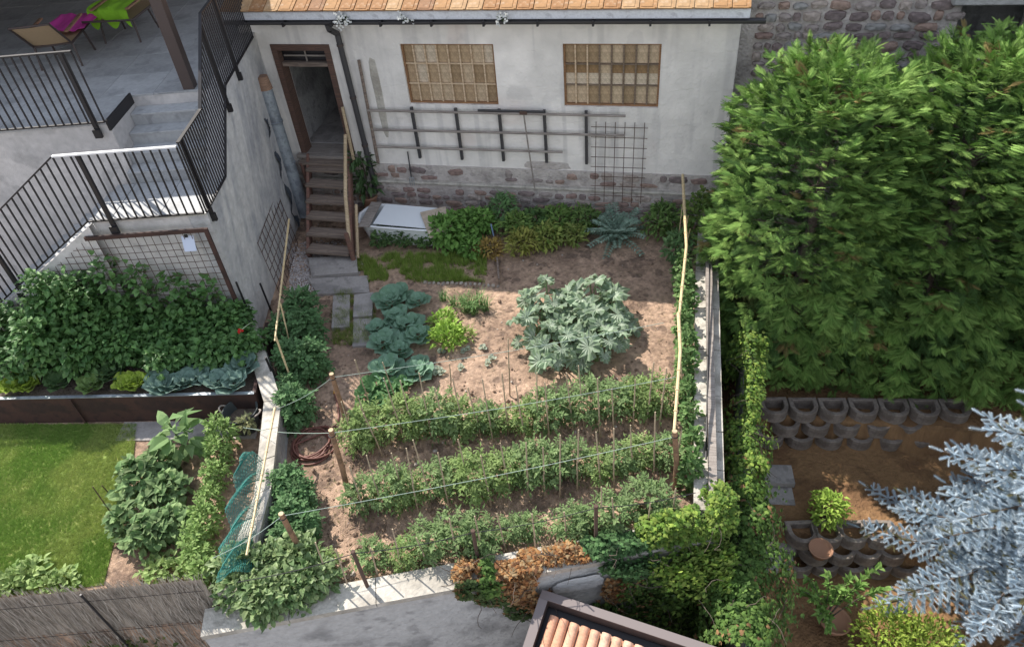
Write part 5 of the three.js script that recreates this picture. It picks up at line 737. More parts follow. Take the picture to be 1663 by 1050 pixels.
// ---- planter: climbing beans on the trellis, salads along its front edge
reseed(77);
{
  const mk = (h, n) => [['stem', stems(5, 0.2, h, 0.005), MAT.stem], ['foliage', bush({ n, r: 0.36, h, y0: 0, len: 0.09, wid: 0.08, c0: [0.04, 0.10, 0.025], c1: [0.095, 0.18, 0.052], up: 0.1, inner: 0.05, droop: 0.45, out: 0.9 }), MAT.leafGloss]]; const K = [mk(0.72, 600), mk(1.1, 800), mk(1.5, 950), mk(0.5, 420), [['stem', stems(4, 0.1, 1.2, 0.005), MAT.stem], ['foliage', bush({ n: 120, r: 0.2, h: 1.25, y0: 0.1, len: 0.11, wid: 0.095, c0: [0.05, 0.115, 0.03], c1: [0.095, 0.18, 0.055], up: -0.1, lobe: 0.5, droop: 0.4 }), MAT.leafGloss]], [['stem', stems(4, 0.1, 1.6, 0.005), MAT.stem], ['foliage', bush({ n: 190, r: 0.22, h: 1.6, y0: 0.1, len: 0.11, wid: 0.095, c0: [0.05, 0.115, 0.03], c1: [0.095, 0.18, 0.055], up: -0.1, lobe: 0.5, droop: 0.4 }), MAT.leafGloss]]];
  for (const [x, z, k] of [[-0.1, 0.35, 0], [0.1, 0.75, 3], [-0.5, 0.55, 3], [-0.75, 0.3, 0], [-1.1, 0.6, 3], [-1.35, 0.3, 3], [-1.75, 0.35, 1], [-1.6, 0.75, 0], [-2.1, 0.4, 2], [-2.1, 0.85, 0], [-2.5, 0.4, 2], [-2.6, 0.85, 1], [-2.95, 0.45, 1], [-3.1, 0.85, 0], [-3.4, 0.5, 1], [-0.3, 0.85, 3], [-0.9, 0.9, 3], [-0.35, 0.2, 4], [-0.8, 0.2, 4], [-1.25, 0.2, 5], [-1.65, 0.2, 5]]) { const p = TL(x, 0.3, z); plant('climbing_bean', 'climbing bean with heart shaped leaves in the steel planter', 'bean plant', 'climbing beans in the steel planter', p, K[k], R() * 6, rr(0.85, 1.05)); }
  const sal = (cA, cB, rf, N) => [0, 1, 2].map((i) => roundLeaf(i * 1.3 + cA[0] * 40, cA, cB, rf, N)); const Y = sal([0.28, 0.40, 0.04], [0.42, 0.52, 0.10], 0.12, 9), D = sal([0.075, 0.15, 0.05], [0.11, 0.19, 0.07], 0.1, 9), B = sal([0.15, 0.25, 0.20], [0.23, 0.34, 0.28], 0.05, 11);
  const f = (x, z, sh, n, s, lab, grp) => rosette('salad_plant', lab, 'salad', grp, TL(x, 0.3, z + 0.05), sh, n, s * 1.45, 1, 0.6);
  for (const x of [-3.15, -2.95]) f(x, 1.12, Y, 20, 0.15, 'yellow green lettuce at the far end of the planter edge', 'lettuces at the far end of the planter edge'); f(-2.45, 1.12, D, 14, 0.17, 'dark green salad near the far lettuces in the planter'); f(-1.95, 1.2, sal([0.13, 0.22, 0.05], [0.2, 0.3, 0.1], 0.12, 9), 16, 0.16, 'curly green salad at the middle of the planter edge'); f(-1.75, 1.0, D, 12, 0.19, 'dark salad behind the curly one in the planter');
  for (const x of [-1.45, -1.3]) f(x, 1.2, Y, 18, 0.14, 'yellow green lettuce between curly salad and blue green cabbages', 'lettuces in the middle of the planter edge'); for (const [x, z] of [[-0.95, 1.28], [-0.75, 1.33], [-0.55, 1.25], [-0.1, 1.3], [0.15, 1.36], [-0.35, 1.18]]) f(x, z, B, 11, 0.17, 'blue green cabbage hanging over the planter edge', 'cabbages along the planter edge'); f(0.2, 1.05, B, 9, 0.2, 'large blue green cabbage behind the planter edge');
  const fp = P(390, 537, 0.95), fl = thing('red_flower', 'red flower on a pale arching stem at the planter corner', 'flower'); mesh('stem', tubeGeo([P(411, 523, 0.8), P(402, 527, 0.97), fp], 0.004, 12, 5), std({ color: col(0.45, 0.5, 0.35) }), fl); const g = new Geo(); for (let i = 0; i < 7; i++) { const a = i * 0.9; g.color(0.55, 0.02, 0.012).leaf(fp, V3(Math.cos(a), 0.5 * Math.sin(i * 2), Math.sin(a)).normalize(), V3(0, 1, 0.3), 0.05, 0.04); } mesh('petals', g.build(), MAT.leaf, fl);
}
// ================================================================ right hand plot: lower slope, block walls, ivy, hedge, blue spruce
reseed(81);
const DEADC = [[0.40, 0.20, 0.075], [0.30, 0.135, 0.05], [0.46, 0.28, 0.13], [0.20, 0.095, 0.045], [0.34, 0.24, 0.13]];
const ivyG = (() => { const g = new Geo(), c = V3(0, 0, 0.35), pts = [[0, 0], [0.38, 0.12], [0.5, 0.48], [0.2, 0.55], [0, 1], [-0.2, 0.55], [-0.5, 0.48], [-0.38, 0.12]].map((q) => V3(q[0], -0.08 * Math.abs(q[0]) - (q[1] > 0.9 ? 0.14 : 0), q[1])); c.y = 0.06; for (let i = 0; i < 8; i++) g.tri(c, pts[i], pts[(i + 1) % 8]); return g.build(); })();
function ivy(name, label, samples, colors, s0, s1, vines, grp) { // samples: [{p, n}]
  const t = thing(name, label, 'ivy', grp), L = [], C = [];
  for (const { p, n } of samples) { const d = V3(rr(-1, 1), rr(-1.2, 0.3), rr(-1, 1)); d.addScaledVector(n, -d.dot(n) * 0.8).normalize(); const nr = n.clone().multiplyScalar(1).add(rdir(0.3).multiplyScalar(0.55)).normalize(); L.push(frame(p, d, nr, rr(s0, s1))); let c = colors[Math.floor(R() * colors.length)]; if (c[0] > c[1] && colors !== DEADC) { if (fbm(p.x * 3.1 + 7, p.y * 3 + p.z * 3.1, 3) < 0.56) c = colors[0]; } C.push(col(...sc3(c, rr(0.65, 1.25)))); }
  inst('foliage', ivyG, MAT.leafInst, L, t, C);
  for (let i = 0; i < Math.min(22, samples.length / 260); i++) { const a = samples[Math.floor(R() * samples.length)]; let q = a.p.clone().addScaledVector(a.n, 0.03), dv = V3(rr(-1, 1), rr(-0.4, 0.3), rr(-0.5, 1)); const pts = [q.clone()]; for (let k = 0; k < 5; k++) { dv.add(rdir(0).multiplyScalar(0.6)); q = q.clone().addScaledVector(dv.clone().normalize(), 0.07); pts.push(q); } mesh('twig', new Geo().path(pts, 0.005, 4, 0.0025).build(), MAT.bark, t); } return t;
}
{ // ground of the lower plot in three levels, orange brown earth
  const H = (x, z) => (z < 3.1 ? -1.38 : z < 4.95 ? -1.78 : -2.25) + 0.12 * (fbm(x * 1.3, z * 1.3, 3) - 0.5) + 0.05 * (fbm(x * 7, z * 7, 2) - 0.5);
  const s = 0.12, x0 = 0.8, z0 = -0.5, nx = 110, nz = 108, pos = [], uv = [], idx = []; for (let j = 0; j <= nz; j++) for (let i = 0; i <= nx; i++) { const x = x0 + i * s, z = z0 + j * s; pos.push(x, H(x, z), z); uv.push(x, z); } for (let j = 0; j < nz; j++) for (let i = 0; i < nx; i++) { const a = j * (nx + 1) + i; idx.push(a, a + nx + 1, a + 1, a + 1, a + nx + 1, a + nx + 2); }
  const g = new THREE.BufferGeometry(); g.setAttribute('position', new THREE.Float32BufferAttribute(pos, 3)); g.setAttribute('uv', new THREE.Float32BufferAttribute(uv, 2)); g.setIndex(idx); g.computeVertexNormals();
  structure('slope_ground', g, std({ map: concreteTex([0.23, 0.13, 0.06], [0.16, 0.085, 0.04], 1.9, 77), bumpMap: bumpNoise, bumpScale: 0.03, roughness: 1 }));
  // planter blocks: hollow half round concrete shells in staggered courses
  const sh = new THREE.Shape(); sh.moveTo(-0.2, 0); sh.absarc(0, 0.02, 0.2, Math.PI, 2 * Math.PI, false); sh.lineTo(0.2, 0.16); sh.lineTo(-0.2, 0.16); sh.closePath(); const ho = new THREE.Path(); ho.moveTo(-0.15, 0.02); ho.absarc(0, 0.02, 0.15, Math.PI, 2 * Math.PI, false); ho.lineTo(0.15, 0.12); ho.lineTo(-0.15, 0.12); ho.closePath(); sh.holes.push(ho);
  const bg = new THREE.ExtrudeGeometry(sh, { depth: 0.19, bevelEnabled: true, bevelSize: 0.008, bevelThickness: 0.008, bevelSegments: 1, curveSegments: 9 }); bg.rotateX(-Math.PI / 2); bg.rotateY(0); planarUV(bg.index ? bg.toNonIndexed() : bg);
  const bm = [0, 1].map((i) => std({ map: concreteTex([0.24, 0.20, 0.17], [0.15, 0.12, 0.10], 0.6, 71 + i), bumpMap: bumpFine, bumpScale: 0.006 }));
  const blocks = (lab, rowsB) => { const t = thing('block_wall', lab, 'retaining wall'); for (const [xa, za, xb, zb, y, n] of rowsB) for (let i = 0; i < n; i++) { const k = n > 1 ? i / (n - 1) : 0, b = mesh('block', bg, bm[i % 2], t); b.position.set(lerp(xa, xb, k), y, lerp(za, zb, k)); b.rotation.y = Math.atan2(-(zb - za), xb - xa) + rr(-0.05, 0.05); } };
  blocks('upper retaining wall of hollow half round concrete blocks under the hedge', [[1.75, 3.27, 4.35, 2.95, -1.80, 7], [1.95, 3.17, 4.15, 2.88, -1.60, 6], [1.75, 3.07, 4.35, 2.76, -1.40, 7]]);
  blocks('lower retaining wall of hollow half round concrete blocks beside the spruce', [[2.1, 5.12, 3.5, 4.92, -2.28, 5], [2.3, 5.02, 3.3, 4.86, -2.08, 4], [2.1, 4.92, 3.1, 4.76, -1.88, 4]]);
  const st = thing('garden_steps', 'dark concrete garden steps between the ivy wall and the block walls', 'steps'); for (let k = 0; k < 5; k++) { const q = mesh('step', rounded(0.42, 0.1, 0.34, 0.012), MAT.slab, st); q.position.set(1.83, -1.72 - k * 0.11, 4.0 + k * 0.29); q.rotation.y = 0.1; }
}
{ // thin wall overgrown with ivy between passage and slope
  const A = P(1220, 520, -0.22), B = P(1216, 720, -0.22), C = P(1222, 1060, -0.22); const t = thing('ivy_wall', 'narrow old wall overgrown with ivy beside the dark passage', 'wall'); const off = (v, w) => [v.x + w, v.z]; mesh('body', new Geo().poly([off(A, -0.08), off(B, -0.08), off(C, -0.08), off(C, 0.08), off(B, 0.08), off(A, 0.08)], -2.6, -0.27).build(), MAT.oldConcrete, t);
  const line = (u) => u < 0.4 ? A.clone().lerp(B, u / 0.4) : B.clone().lerp(C, (u - 0.4) / 0.6);
  const mk = (n, u0, u1, w, y0, y1) => Array.from({ length: n }, () => { const u = rr(u0, u1), c = line(u), a = rr(-0.35, Math.PI + 0.35), k = (0.1 + 1.7 * sm(0.25, 0.75, fbm(u * 16, a * 0.9, 3)) + rr(-0.2, 0.3)) * (0.35 + 0.65 * sm(0.0, 0.12, u)), side = Math.cos(a); const y = Math.sin(a) > 0.3 ? y1 + (Math.sin(a) - 0.6) * 0.2 * k + 0.4 * (fbm(u * 24 + 5, a * 0.8, 3) - 0.55) - 0.3 * (1 - sm(0.0, 0.1, u)) + rr(-0.06, 0.07) : lerp(y1, y0, Math.pow(R(), 0.8)); return { p: V3(c.x + side * w * k, y, c.z + rr(-0.05, 0.05)), n: V3(side * 0.7, Math.max(0.35, Math.sin(a)), 0.1).normalize() }; });
  const Y = [[0.17, 0.28, 0.045], [0.28, 0.38, 0.07], [0.11, 0.20, 0.035], [0.20, 0.27, 0.06]], Bn = [[0.30, 0.17, 0.08], [0.24, 0.13, 0.07], [0.16, 0.24, 0.05]], G = [[0.09, 0.17, 0.035], [0.13, 0.22, 0.05], [0.07, 0.13, 0.03]];
  reseed(82); ivy('ivy', 'bright yellow green ivy along the narrow wall beside the passage', mk(5200, 0.02, 0.62, 0.18, -1.0, -0.14), [...Y, ...Y, ...Y, ...G, Bn[0]], 0.035, 0.07); ivy('ivy', 'darker ivy with brown patches on the front end of the narrow wall', mk(7000, 0.56, 1.0, 0.25, -1.4, -0.14), [...G, ...G, ...G, ...G, ...Bn], 0.035, 0.07);
  // hanging tuft at the hedge end
  const T0 = P(1222, 470, 0.1); ivy('ivy', 'pale ivy tuft hanging from the hedge at the passage', Array.from({ length: 620 }, () => { const a = rr(0, 6.28), y = rr(-0.55, 0.5), r = 0.14 * (0.5 + 0.5 * Math.sin((y + 0.55) / 1.05 * Math.PI)) * rr(0.7, 1.1); return { p: V3(T0.x + Math.cos(a) * r, y, T0.z + Math.sin(a) * r), n: V3(Math.cos(a), 0.4, Math.sin(a)).normalize() }; }), [[0.26, 0.30, 0.10], [0.20, 0.25, 0.08], [0.36, 0.25, 0.10]], 0.04, 0.075);
  // ivy over the right end of the front wall, and dry ivy beside it; leaves lie on the cap and hang on the outer face
  const { ext, n, T } = globalThis.FWD; const surf = (px, py) => { const p = P(px, py, 0.23); const q = p.clone().sub(ext).dot(n); if (q <= T) return { p, n: V3(0, 1, 0) }; const d = ray(px, py), o = ext.clone().addScaledVector(n, T); const tt = o.clone().sub(EYE).dot(n) / d.dot(n); return { p: EYE.clone().addScaledVector(d, tt), n: n.clone() }; };
  const scat = (cnt, blobs, lift) => { const out = []; for (let i = 0; i < cnt; i++) { const b = blobs[Math.floor(R() * blobs.length)], a = rr(0, 6.28), r = Math.sqrt(R()); const s = surf(b[0] + Math.cos(a) * r * b[2], b[1] + Math.sin(a) * r * b[3]); if (fbm(s.p.x * 7 + 9, s.p.y * 7 + s.p.z * 7, 2) < 0.3) continue; s.p.addScaledVector(s.n, rr(0.01, lift * (0.25 + 1.5 * fbm(s.p.x * 3.5, s.p.z * 3.5 + s.p.y * 3.5, 3)) * (1.1 - r * 0.6))); out.push(s); } return out; };
  reseed(83); const DEAD = DEADC;
  ivy('dry_ivy', 'small tuft of orange dry ivy beside an iron post on the front wall', scat(884, [[765, 930, 25, 18], [752, 938, 14, 12]], 0.14), DEAD, 0.036, 0.068); ivy('dry_ivy', 'wide patch of orange dry ivy hanging over the front wall', scat(4420, [[840, 925, 40, 14], [890, 905, 50, 14], [930, 900, 35, 14], [835, 950, 40, 22], [870, 975, 40, 18], [1000, 955, 22, 20]], 0.12), DEAD, 0.036, 0.068);
  ivy('ivy', 'green sprig of ivy between the two dry patches', scat(561, [[790, 935, 14, 22], [800, 950, 18, 10]], 0.14), G, 0.036, 0.068); ivy('ivy', 'dark green ivy on the front wall behind the bare patch', scat(3910, [[985, 890, 42, 22], [1020, 905, 50, 28], [1000, 880, 34, 16]], 0.22), [[0.07, 0.15, 0.05], [0.10, 0.20, 0.07], [0.05, 0.10, 0.035]], 0.036, 0.068);
  ivy('ivy', 'yellow green ivy mound at the corner of front wall and right wall', scat(7140, [[1080, 870, 48, 26], [1130, 880, 45, 45], [1165, 840, 32, 46], [1110, 905, 60, 34], [1155, 900, 35, 40]], 0.42), [...Y, ...Y, [0.12, 0.2, 0.04]], 0.036, 0.068); ivy('ivy', 'shaded mixed ivy covering the outer face right of the bare patch', scat(10200, [[1080, 950, 80, 40], [1150, 970, 60, 60], [1060, 990, 70, 30], [1190, 1010, 60, 50], [1120, 1030, 90, 30], [985, 1000, 40, 25]], 0.3), [...G, ...G, ...Bn, [0.05, 0.08, 0.03]], 0.036, 0.068);
  ivy('ivy', 'dark ivy under the dry patch beside the tiled roof', scat(1530, [[800, 965, 30, 12], [845, 985, 26, 12], [760, 955, 20, 8]], 0.12), [[0.06, 0.10, 0.03], [0.09, 0.13, 0.04], [0.2, 0.12, 0.05]], 0.036, 0.068);
  // broken patch of lighter render standing on the wall face
  const c = surf(940, 948); const pg = stoneGeo(0.6, 0.3, 0.006, 18); const pt = single('render_patch', pg, MAT.sideWall, 'pale bare patch of old render among the dry ivy', 'render patch'); const mm = new THREE.Matrix4().makeBasis(globalThis.FWD.d, V3(0, 1, 0), n.clone()).setPosition(c.p.clone().addScaledVector(n, 0.001)); pt.applyMatrix4(mm);
}
// ---- cypress hedge: feathery sprays
reseed(84);
{
  const g = new Geo(); const N = 11; for (let i = 0; i < N; i++) { const t = 0.12 + 0.84 * i / (N - 1), z = t, y = -0.12 * t * t, len = 0.42 * Math.sin(Math.PI * Math.min(1, t * 0.75 + 0.2)) * (1.05 - t * 0.55); for (const s of [-1, 1]) { const b = V3(0, y, z), e = V3(s * len * 0.72, y - 0.05 + 0.03 * Math.sin(i * 2), z + len * 0.75), m = b.clone().lerp(e, 0.5); g.tri(b.clone().add(V3(0, 0, -0.03)), e, b.clone().add(V3(0, 0.015, 0.033))); const q = V3(s * 0.02, 0, 0.12).multiplyScalar(len * 2); g.tri(m.clone().add(V3(0, 0, -0.012)), m.clone().add(q), m.clone().add(V3(s * 0.012, 0.005, 0.016))); g.tri(m.clone().add(V3(0, 0, -0.012)), m.clone().add(V3(s * len * 0.4, -0.01, 0.04)), m.clone().add(V3(0, 0, 0.014))); } } g.tri(V3(-0.02, 0, 0), V3(0, -0.14, 1.12), V3(0.02, 0, 0)); const spray = g.build();
  const hedgeM = MAT.leafInst.clone(); hedgeM.transmission = 0.1;
  const tree = (label, c, rx, ry, rz, n, ph) => {
    const t = thing('cypress_tree', label, 'cypress', 'cypress hedge'); mesh('trunk', new Geo().bar(V3(c.x, c.y - ry - 0.3, c.z), V3(c.x, c.y + ry * 0.7, c.z), 0.13, 0.04, 9).build(), MAT.bark, t);
    const limbs = new Geo(); for (let i = 0; i < 40; i++) { const a = rr(0, 6.28), y = c.y + rr(-0.8, 0.8) * ry, l = rr(0.5, 0.85); limbs.bar(V3(c.x, y, c.z), V3(c.x + Math.cos(a) * rx * l, y + 0.25, c.z + Math.sin(a) * rz * l), 0.025, 0.008, 5, false); } mesh('limbs', limbs.build(), MAT.bark, t);
    const L = [], C = []; const at = (d, shell) => { const p = 3.2, k0 = Math.pow(Math.pow(Math.abs(d.x), p) + Math.pow(Math.abs(d.y), p) + Math.pow(Math.abs(d.z), p), -1 / p), az = Math.atan2(d.z, d.x), lump = 0.76 + 0.42 * fbm(az * 2.2 + ph, d.y * 3.2 + ph, 3); return V3(c.x + d.x * k0 * rx * lump * shell, c.y + d.y * k0 * ry * (0.86 + 0.16 * lump) * shell, c.z + d.z * k0 * rz * lump * shell); };
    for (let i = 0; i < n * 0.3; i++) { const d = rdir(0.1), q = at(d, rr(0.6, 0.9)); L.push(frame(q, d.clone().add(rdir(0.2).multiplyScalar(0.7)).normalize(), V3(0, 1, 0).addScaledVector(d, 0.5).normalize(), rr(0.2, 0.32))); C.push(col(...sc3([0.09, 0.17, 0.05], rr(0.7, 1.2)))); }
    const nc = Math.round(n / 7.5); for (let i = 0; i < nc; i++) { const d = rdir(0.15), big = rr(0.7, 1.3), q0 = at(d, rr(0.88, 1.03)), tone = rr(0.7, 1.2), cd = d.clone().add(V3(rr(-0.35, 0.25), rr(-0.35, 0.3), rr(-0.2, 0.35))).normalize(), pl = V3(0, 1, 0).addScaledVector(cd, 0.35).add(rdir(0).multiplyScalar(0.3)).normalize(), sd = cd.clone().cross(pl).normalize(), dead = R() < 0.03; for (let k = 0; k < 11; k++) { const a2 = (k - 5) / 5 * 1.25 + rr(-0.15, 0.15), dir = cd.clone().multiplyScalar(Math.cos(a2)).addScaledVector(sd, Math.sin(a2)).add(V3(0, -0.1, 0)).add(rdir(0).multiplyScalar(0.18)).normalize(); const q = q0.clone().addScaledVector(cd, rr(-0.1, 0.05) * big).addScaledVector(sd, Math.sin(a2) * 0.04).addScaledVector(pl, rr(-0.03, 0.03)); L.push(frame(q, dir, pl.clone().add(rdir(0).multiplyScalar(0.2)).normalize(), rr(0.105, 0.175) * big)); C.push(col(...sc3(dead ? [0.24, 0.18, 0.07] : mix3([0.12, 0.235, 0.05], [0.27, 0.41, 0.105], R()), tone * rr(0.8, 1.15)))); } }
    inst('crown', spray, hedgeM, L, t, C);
  };
  tree('tall feathery cypress of the hedge next to the plastered house', V3(2.02, 0.7, 1.45), 1.38, 2.65, 1.5, 12000, 1.3); tree('tall feathery cypress in the middle of the hedge, below the stone wall', V3(3.85, 0.8, 1.4), 1.35, 2.75, 1.5, 12000, 4.1); tree('tall feathery cypress of the hedge below the dark stone house window', V3(5.6, 0.9, 1.4), 1.4, 2.8, 1.5, 10500, 7.7); tree('unseen cypress added past the far end of the hedge to block sky light', V3(7.4, 0.9, 1.5), 1.4, 2.8, 1.5, 6000, 9.9); tree('unseen cypress added behind the blue spruce to block sky light', V3(8.6, 1.2, 4.4), 1.4, 3.4, 1.6, 4000, 2.2); tree('unseen cypress added towards the street to block sky light', V3(8.6, 1.2, 7.4), 1.4, 3.4, 1.6, 4000, 3.3);  // last three trees are out of view, added to darken the lower slope
}
// ---- blue spruce
reseed(85);
{
  const g = new Geo(); for (let k = 0; k < 11; k++) { const z = 0.04 + k * 0.085, m = 9; for (let i = 0; i < m; i++) { const a = i / m * 6.283 + k * 0.5, d = V3(Math.cos(a), Math.sin(a), 0.75).normalize(), b = V3(0, 0, z), e = b.clone().addScaledVector(d, 0.30), s = V3(-Math.sin(a), Math.cos(a), 0).multiplyScalar(0.026); g.tri(b.clone().add(s), b.clone().sub(s), e); } } for (let i = 0; i < 6; i++) { const a = i * 1.047, s = V3(-Math.sin(a), Math.cos(a), 0).multiplyScalar(0.025); g.tri(V3(0, 0, 0.9).add(s), V3(0, 0, 0.9).sub(s), V3(Math.cos(a) * 0.1, Math.sin(a) * 0.1, 1.18)); } g.bar(V3(0, 0, 0), V3(0, 0, 0.95), 0.03, 0.02, 4, false); const twig = g.build();
  const ax = P(1745, 800, 0.2), top = 4.2, bot = -2.1; const t = thing('blue_spruce', 'silvery blue spruce with layered branches on the lower slope', 'spruce tree', null, V3(ax.x, 0, ax.z)); mesh('trunk', new Geo().path([V3(0, bot - 0.3, 0), V3(0.02, 0.3, 0), V3(0, top, 0)], 0.11, 9, 0.015).build(), MAT.bark, t);
  const L = [], C = [], br = new Geo(); const put = (p, d, s) => { L.push(frame(p, d, V3(0, 1, 0).addScaledVector(d, 0.1), V3(s, s, s))); const q = R(); C.push(col(...sc3(q < 0.06 ? [0.26, 0.24, 0.12] : mix3([0.46, 0.56, 0.64], [0.69, 0.77, 0.83], R()), rr(0.75, 1.15)))); };
  for (let w = 0; w < 14; w++) { const f = w / 13, y = lerp(bot + 0.5, top - 0.25, f), Rr = lerp(1.95, 0.25, Math.pow(f, 0.8)), nb = Math.round(lerp(11, 5, f)), a0 = rr(0, 6.28);
    for (let b = 0; b < nb; b++) { const a = a0 + b / nb * 6.283 + rr(-0.15, 0.15), Lb = Rr * rr(0.62, 1.08), d = V3(Math.cos(a), 0, Math.sin(a)), sd = V3(-Math.sin(a), 0, Math.cos(a)); const at = (u) => V3(0, y, 0).addScaledVector(d, Lb * u).add(V3(0, Lb * (0.12 * u - 0.22 * u * u + 0.06 * u * u * u), 0)); br.path([at(0), at(0.35), at(0.7), at(1)], 0.022, 5, 0.006);
      for (let u = 0.22; u <= 1.0; u += 0.112 / Math.max(0.5, Lb)) { const p = at(u), l2 = Math.min(0.42, Lb * 0.34) * (1.12 - u) + 0.05; for (const s of [-1, 1]) { const dd = d.clone().multiplyScalar(0.75).addScaledVector(sd, s).add(V3(0, rr(-0.1, 0.06), 0)).normalize(); const m = Math.max(1, Math.round(l2 / 0.085)); for (let q = 0; q < m; q++) { const pp = p.clone().addScaledVector(dd, l2 * q / m); put(pp, dd.clone().add(V3(rr(-0.22, 0.22), rr(-0.05, 0.4), rr(-0.22, 0.22))).normalize(), rr(0.085, 0.125)); for (const s2 of [-1, 1]) if (R() < 0.85) { const e = dd.clone().add(d.clone().multiplyScalar(s2 * s * 0.7)).addScaledVector(sd, s2 * 0.5).add(V3(0, rr(-0.15, 0.2), 0)).normalize(); put(pp, e, rr(0.085, 0.125)); } } } if (R() < 0.8) put(p, d.clone().add(V3(rr(-0.3, 0.3), rr(0.1, 0.7), rr(-0.3, 0.3))).normalize(), rr(0.10, 0.14)); } put(at(1), d, 0.15); } }
  mesh('branches', br.build(), MAT.bark, t); const sm2 = MAT.leafInst.clone(); sm2.transmission = 0.25; inst('crown', twig, sm2, L, t, C);
}
// ---- shrubs of the lower plot
reseed(86);
{
  const sp = (nm, lab, px, py, h, r, hh, n, len, wid, c0, c1, o = {}) => plant(nm, lab, 'shrub', null, P(px, py, h), [['stem', stems(7, r, hh, 0.008), MAT.bark], ['foliage', bush({ n, r, h: hh, y0: 0, len, wid, c0, c1, seed: px, ...o }), MAT.leaf]]);
  sp('small_shrub', 'small lit green shrub beside the garden steps', 1340, 845, -1.75, 0.27, 0.55, 420, 0.085, 0.04, [0.14, 0.22, 0.03], [0.24, 0.33, 0.06]); sp('round_shrub', 'round yellow green shrub at the foot of the slope', 1432, 1052, -2.2, 0.46, 0.75, 1300, 0.075, 0.03, [0.16, 0.22, 0.03], [0.26, 0.33, 0.06], { lift: 0.4 }); sp('round_shrub', 'second yellow green shrub touching the round one', 1492, 1072, -2.2, 0.42, 0.75, 1100, 0.075, 0.03, [0.15, 0.21, 0.03], [0.25, 0.31, 0.06], { lift: 0.4 });
  { const t = thing('arching_shrub', 'shrub with long arching leafy branches on the lower slope', 'shrub'), b = P(1335, 1015, -2.2), g = new Geo(), s = new Geo(); for (const [x, y, h] of [[1428, 922, -1.1], [1440, 958, -1.2], [1310, 940, -1.0], [1345, 935, -0.95], [1300, 960, -1.1], [1380, 940, -1.1], [1330, 1000, -1.2], [1345, 1020, -1.3], [1365, 955, -1.0], [1320, 975, -1.05], [1400, 950, -1.15]]) { const e = P(x, y, h), m = b.clone().lerp(e, 0.5).add(V3(0, 0.45, 0)), cv = new THREE.QuadraticBezierCurve3(b, m, e); s.path(cv.getPoints(8), 0.01, 5, 0.004); for (let i = 0; i < 34; i++) { const u = rr(0.3, 1), p = cv.getPoint(u), tg = cv.getTangent(u); g.color(...varied([0.08, 0.16, 0.03], [0.17, 0.26, 0.07])).leaf(p, tg.clone().add(rdir(0.1).multiplyScalar(0.9)).normalize(), V3(0, 1, 0), rr(0.07, 0.13), 0.05); } } mesh('branches', s.build(), MAT.bark, t); stuff(mesh('foliage', g.build(), MAT.leaf, t)); }
  for (const [px, py, h, k, lab] of [[1330, 900, -1.8, 0.16, 'terracotta pot standing below the small lit shrub'], [1352, 1018, -2.2, 0.2, 'clay bowl on the lit earth below the arching shrub']]) { const p = P(px, py, h); const m = single('clay_pot', new THREE.LatheGeometry([[0, 0], [0.6, 0], [0.9, 1.0], [1, 1], [1, 1.12], [0.85, 1.12], [0.75, 0.85], [0, 0.8]].map((a) => new THREE.Vector2(a[0] * k, a[1] * k * 0.9)), 18), std({ color: col(0.34, 0.18, 0.11), side: THREE.DoubleSide }), lab, 'pot'); m.position.copy(p); }
}
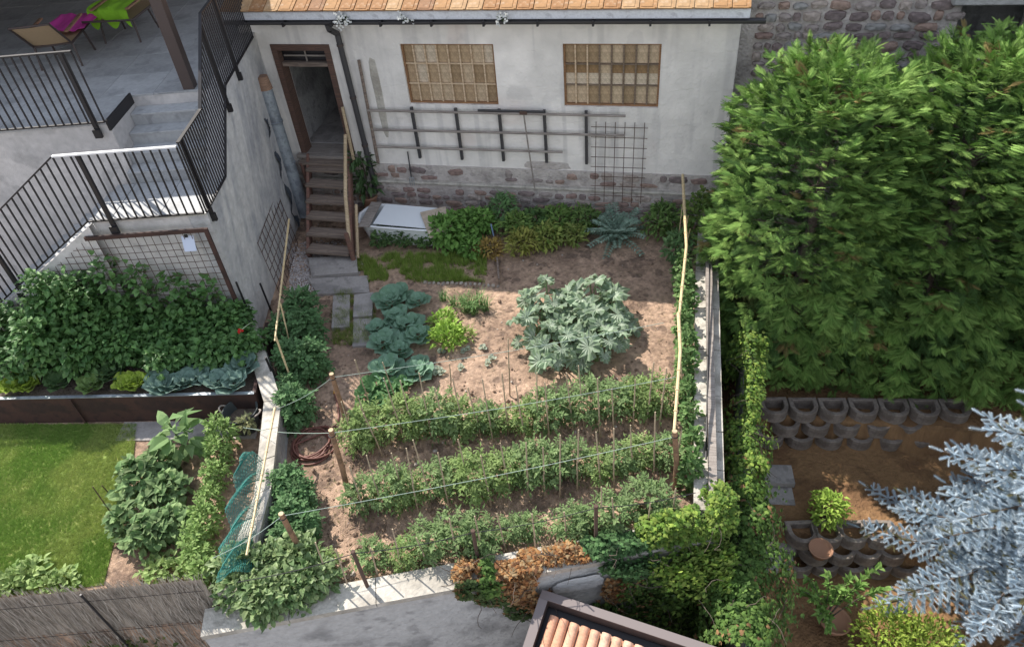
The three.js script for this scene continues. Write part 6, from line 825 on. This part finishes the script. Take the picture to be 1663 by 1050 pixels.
// ================================================================ small tiled roof at the bottom, shrub under the brushwood fence
reseed(91);
{
  const y0 = -0.18, A = P(887, 976, y0), B = P(1150, 1064, y0), a = B.clone().sub(A).normalize(), b = V3(-a.z, 0, a.x); if (b.z < 0) b.negate(); const slope = 0.22;
  const t = thing('tiled_gate_roof', 'small terracotta tiled roof with brown metal edging below the front wall', 'roof', null, A); const m = new THREE.Matrix4().makeBasis(a, V3(0, 1, 0), a.clone().cross(V3(0, 1, 0))); const q = new THREE.Quaternion().setFromRotationMatrix(m); t.quaternion.copy(q); // local x along the top edge, local z downhill
  const dn = a.clone().cross(V3(0, 1, 0)).dot(b) > 0 ? 1 : -1, yz = (z) => -Math.abs(z) * slope; const L = 2.6, D = 1.5;
  mesh('edging', new Geo().beam(V3(-0.03, 0.04, 0), V3(L, 0.04, 0), 0.075, 0.13).build(), MAT.brownMetal, t); mesh('edging', new Geo().beam(V3(0, 0.039, dn * 0.038), V3(0, 0.039 + yz(D), dn * D), 0.075, 0.13).build(), MAT.brownMetal, t);
  mesh('edging_top', new Geo().beam(V3(-0.06, 0.112, -dn * 0.01), V3(L, 0.112, -dn * 0.01), 0.10, 0.012).build(), std({ color: col(0.17, 0.14, 0.135), roughness: 0.45 }), t); mesh('edging_top', new Geo().beam(V3(-0.012, 0.112, dn * 0.041), V3(-0.012, 0.112 + yz(D), dn * D), 0.10, 0.012).build(), std({ color: col(0.17, 0.14, 0.135), roughness: 0.45 }), t);
  mesh('deck', new Geo().quad(V3(0, -0.05, 0), V3(L, -0.05, 0), V3(L, -0.05 + yz(D), dn * D), V3(0, -0.05 + yz(D), dn * D)).build(), MAT.blackMetal, t);
  const ms = [[0.52, 0.27, 0.17], [0.58, 0.33, 0.22], [0.46, 0.22, 0.14], [0.60, 0.38, 0.27]].map((c, i) => std({ map: tex(128, 0.3, (u, v) => sc3(mix3(c, [0.36, 0.24, 0.18], sm(0.58, 0.75, fbm(u * 6 + i * 3, v * 6, 4, 6)) * 0.6), 0.8 + 0.4 * fbm(u * 20, v * 20, 2, 20))), side: THREE.DoubleSide }));
  const g = new Geo(), N = 10, r0 = 0.058, r1 = 0.05, TLn = 0.36; const ring = (r, z, k) => Array.from({ length: N + 1 }, (_, i) => { const w = Math.PI * i / N; return V3(Math.cos(w) * r, Math.sin(w) * r * k, z); }); const o0 = ring(r1, 0, 1), o1 = ring(r0, TLn, 1), i0 = ring(r1 - 0.01, 0, 0.9), i1 = ring(r0 - 0.01, TLn, 0.9); for (let i = 0; i < N; i++) { g.quad(o0[i], o1[i], o1[i + 1], o0[i + 1]); g.quad(i0[i + 1], i1[i + 1], i1[i], i0[i]); g.quad(o1[i], i1[i], i1[i + 1], o1[i + 1]); g.quad(o0[i + 1], i0[i + 1], i0[i], o0[i]); } const tile = g.build();
  for (let i = 0; i < 20; i++) for (let k = 0; k < 4; k++) { const z = 0.13 + k * 0.31 + rr(-0.006, 0.006), e = mesh('tile', tile, ms[Math.floor(R() * 4)], t); e.position.set(0.14 + i * 0.118 + rr(-0.004, 0.004), 0.012 + 0.013 + yz(z), dn * z); e.rotation.set(dn > 0 ? slope + 0.035 : -slope - 0.035, dn > 0 ? rr(-0.02, 0.02) : Math.PI, 0); if (dn < 0) e.rotation.order = 'YXZ'; if (i < 19) { const p = mesh('pan_tile', tile, ms[Math.floor(R() * 4)], t); p.position.set(0.199 + i * 0.118, 0.022 + yz(z), dn * z); p.rotation.set(dn > 0 ? slope + 0.03 : -slope, 0, Math.PI); } }
  mesh('support_wall', new Geo().span(0.1, -3.1, dn > 0 ? 0.1 : -1.3, L, -0.42, dn > 0 ? 1.3 : -0.1).build(), MAT.render, t);
}
{
  const p = P(235, 1062, -0.9); plant('dark_bush', 'dark bush growing below the brushwood fence', 'bush', null, p, [['stem', stems(6, 0.4, 0.5), MAT.bark], ['foliage', bush({ n: 700, r: 0.7, h: 0.6, y0: -0.3, len: 0.09, wid: 0.05, c0: [0.06, 0.09, 0.025], c1: [0.14, 0.15, 0.05] }), MAT.leaf]]);
}
scene.traverse((o) => { if (o.isMesh) { o.castShadow = true; o.receiveShadow = true; } });
renderer.render(scene, camera);
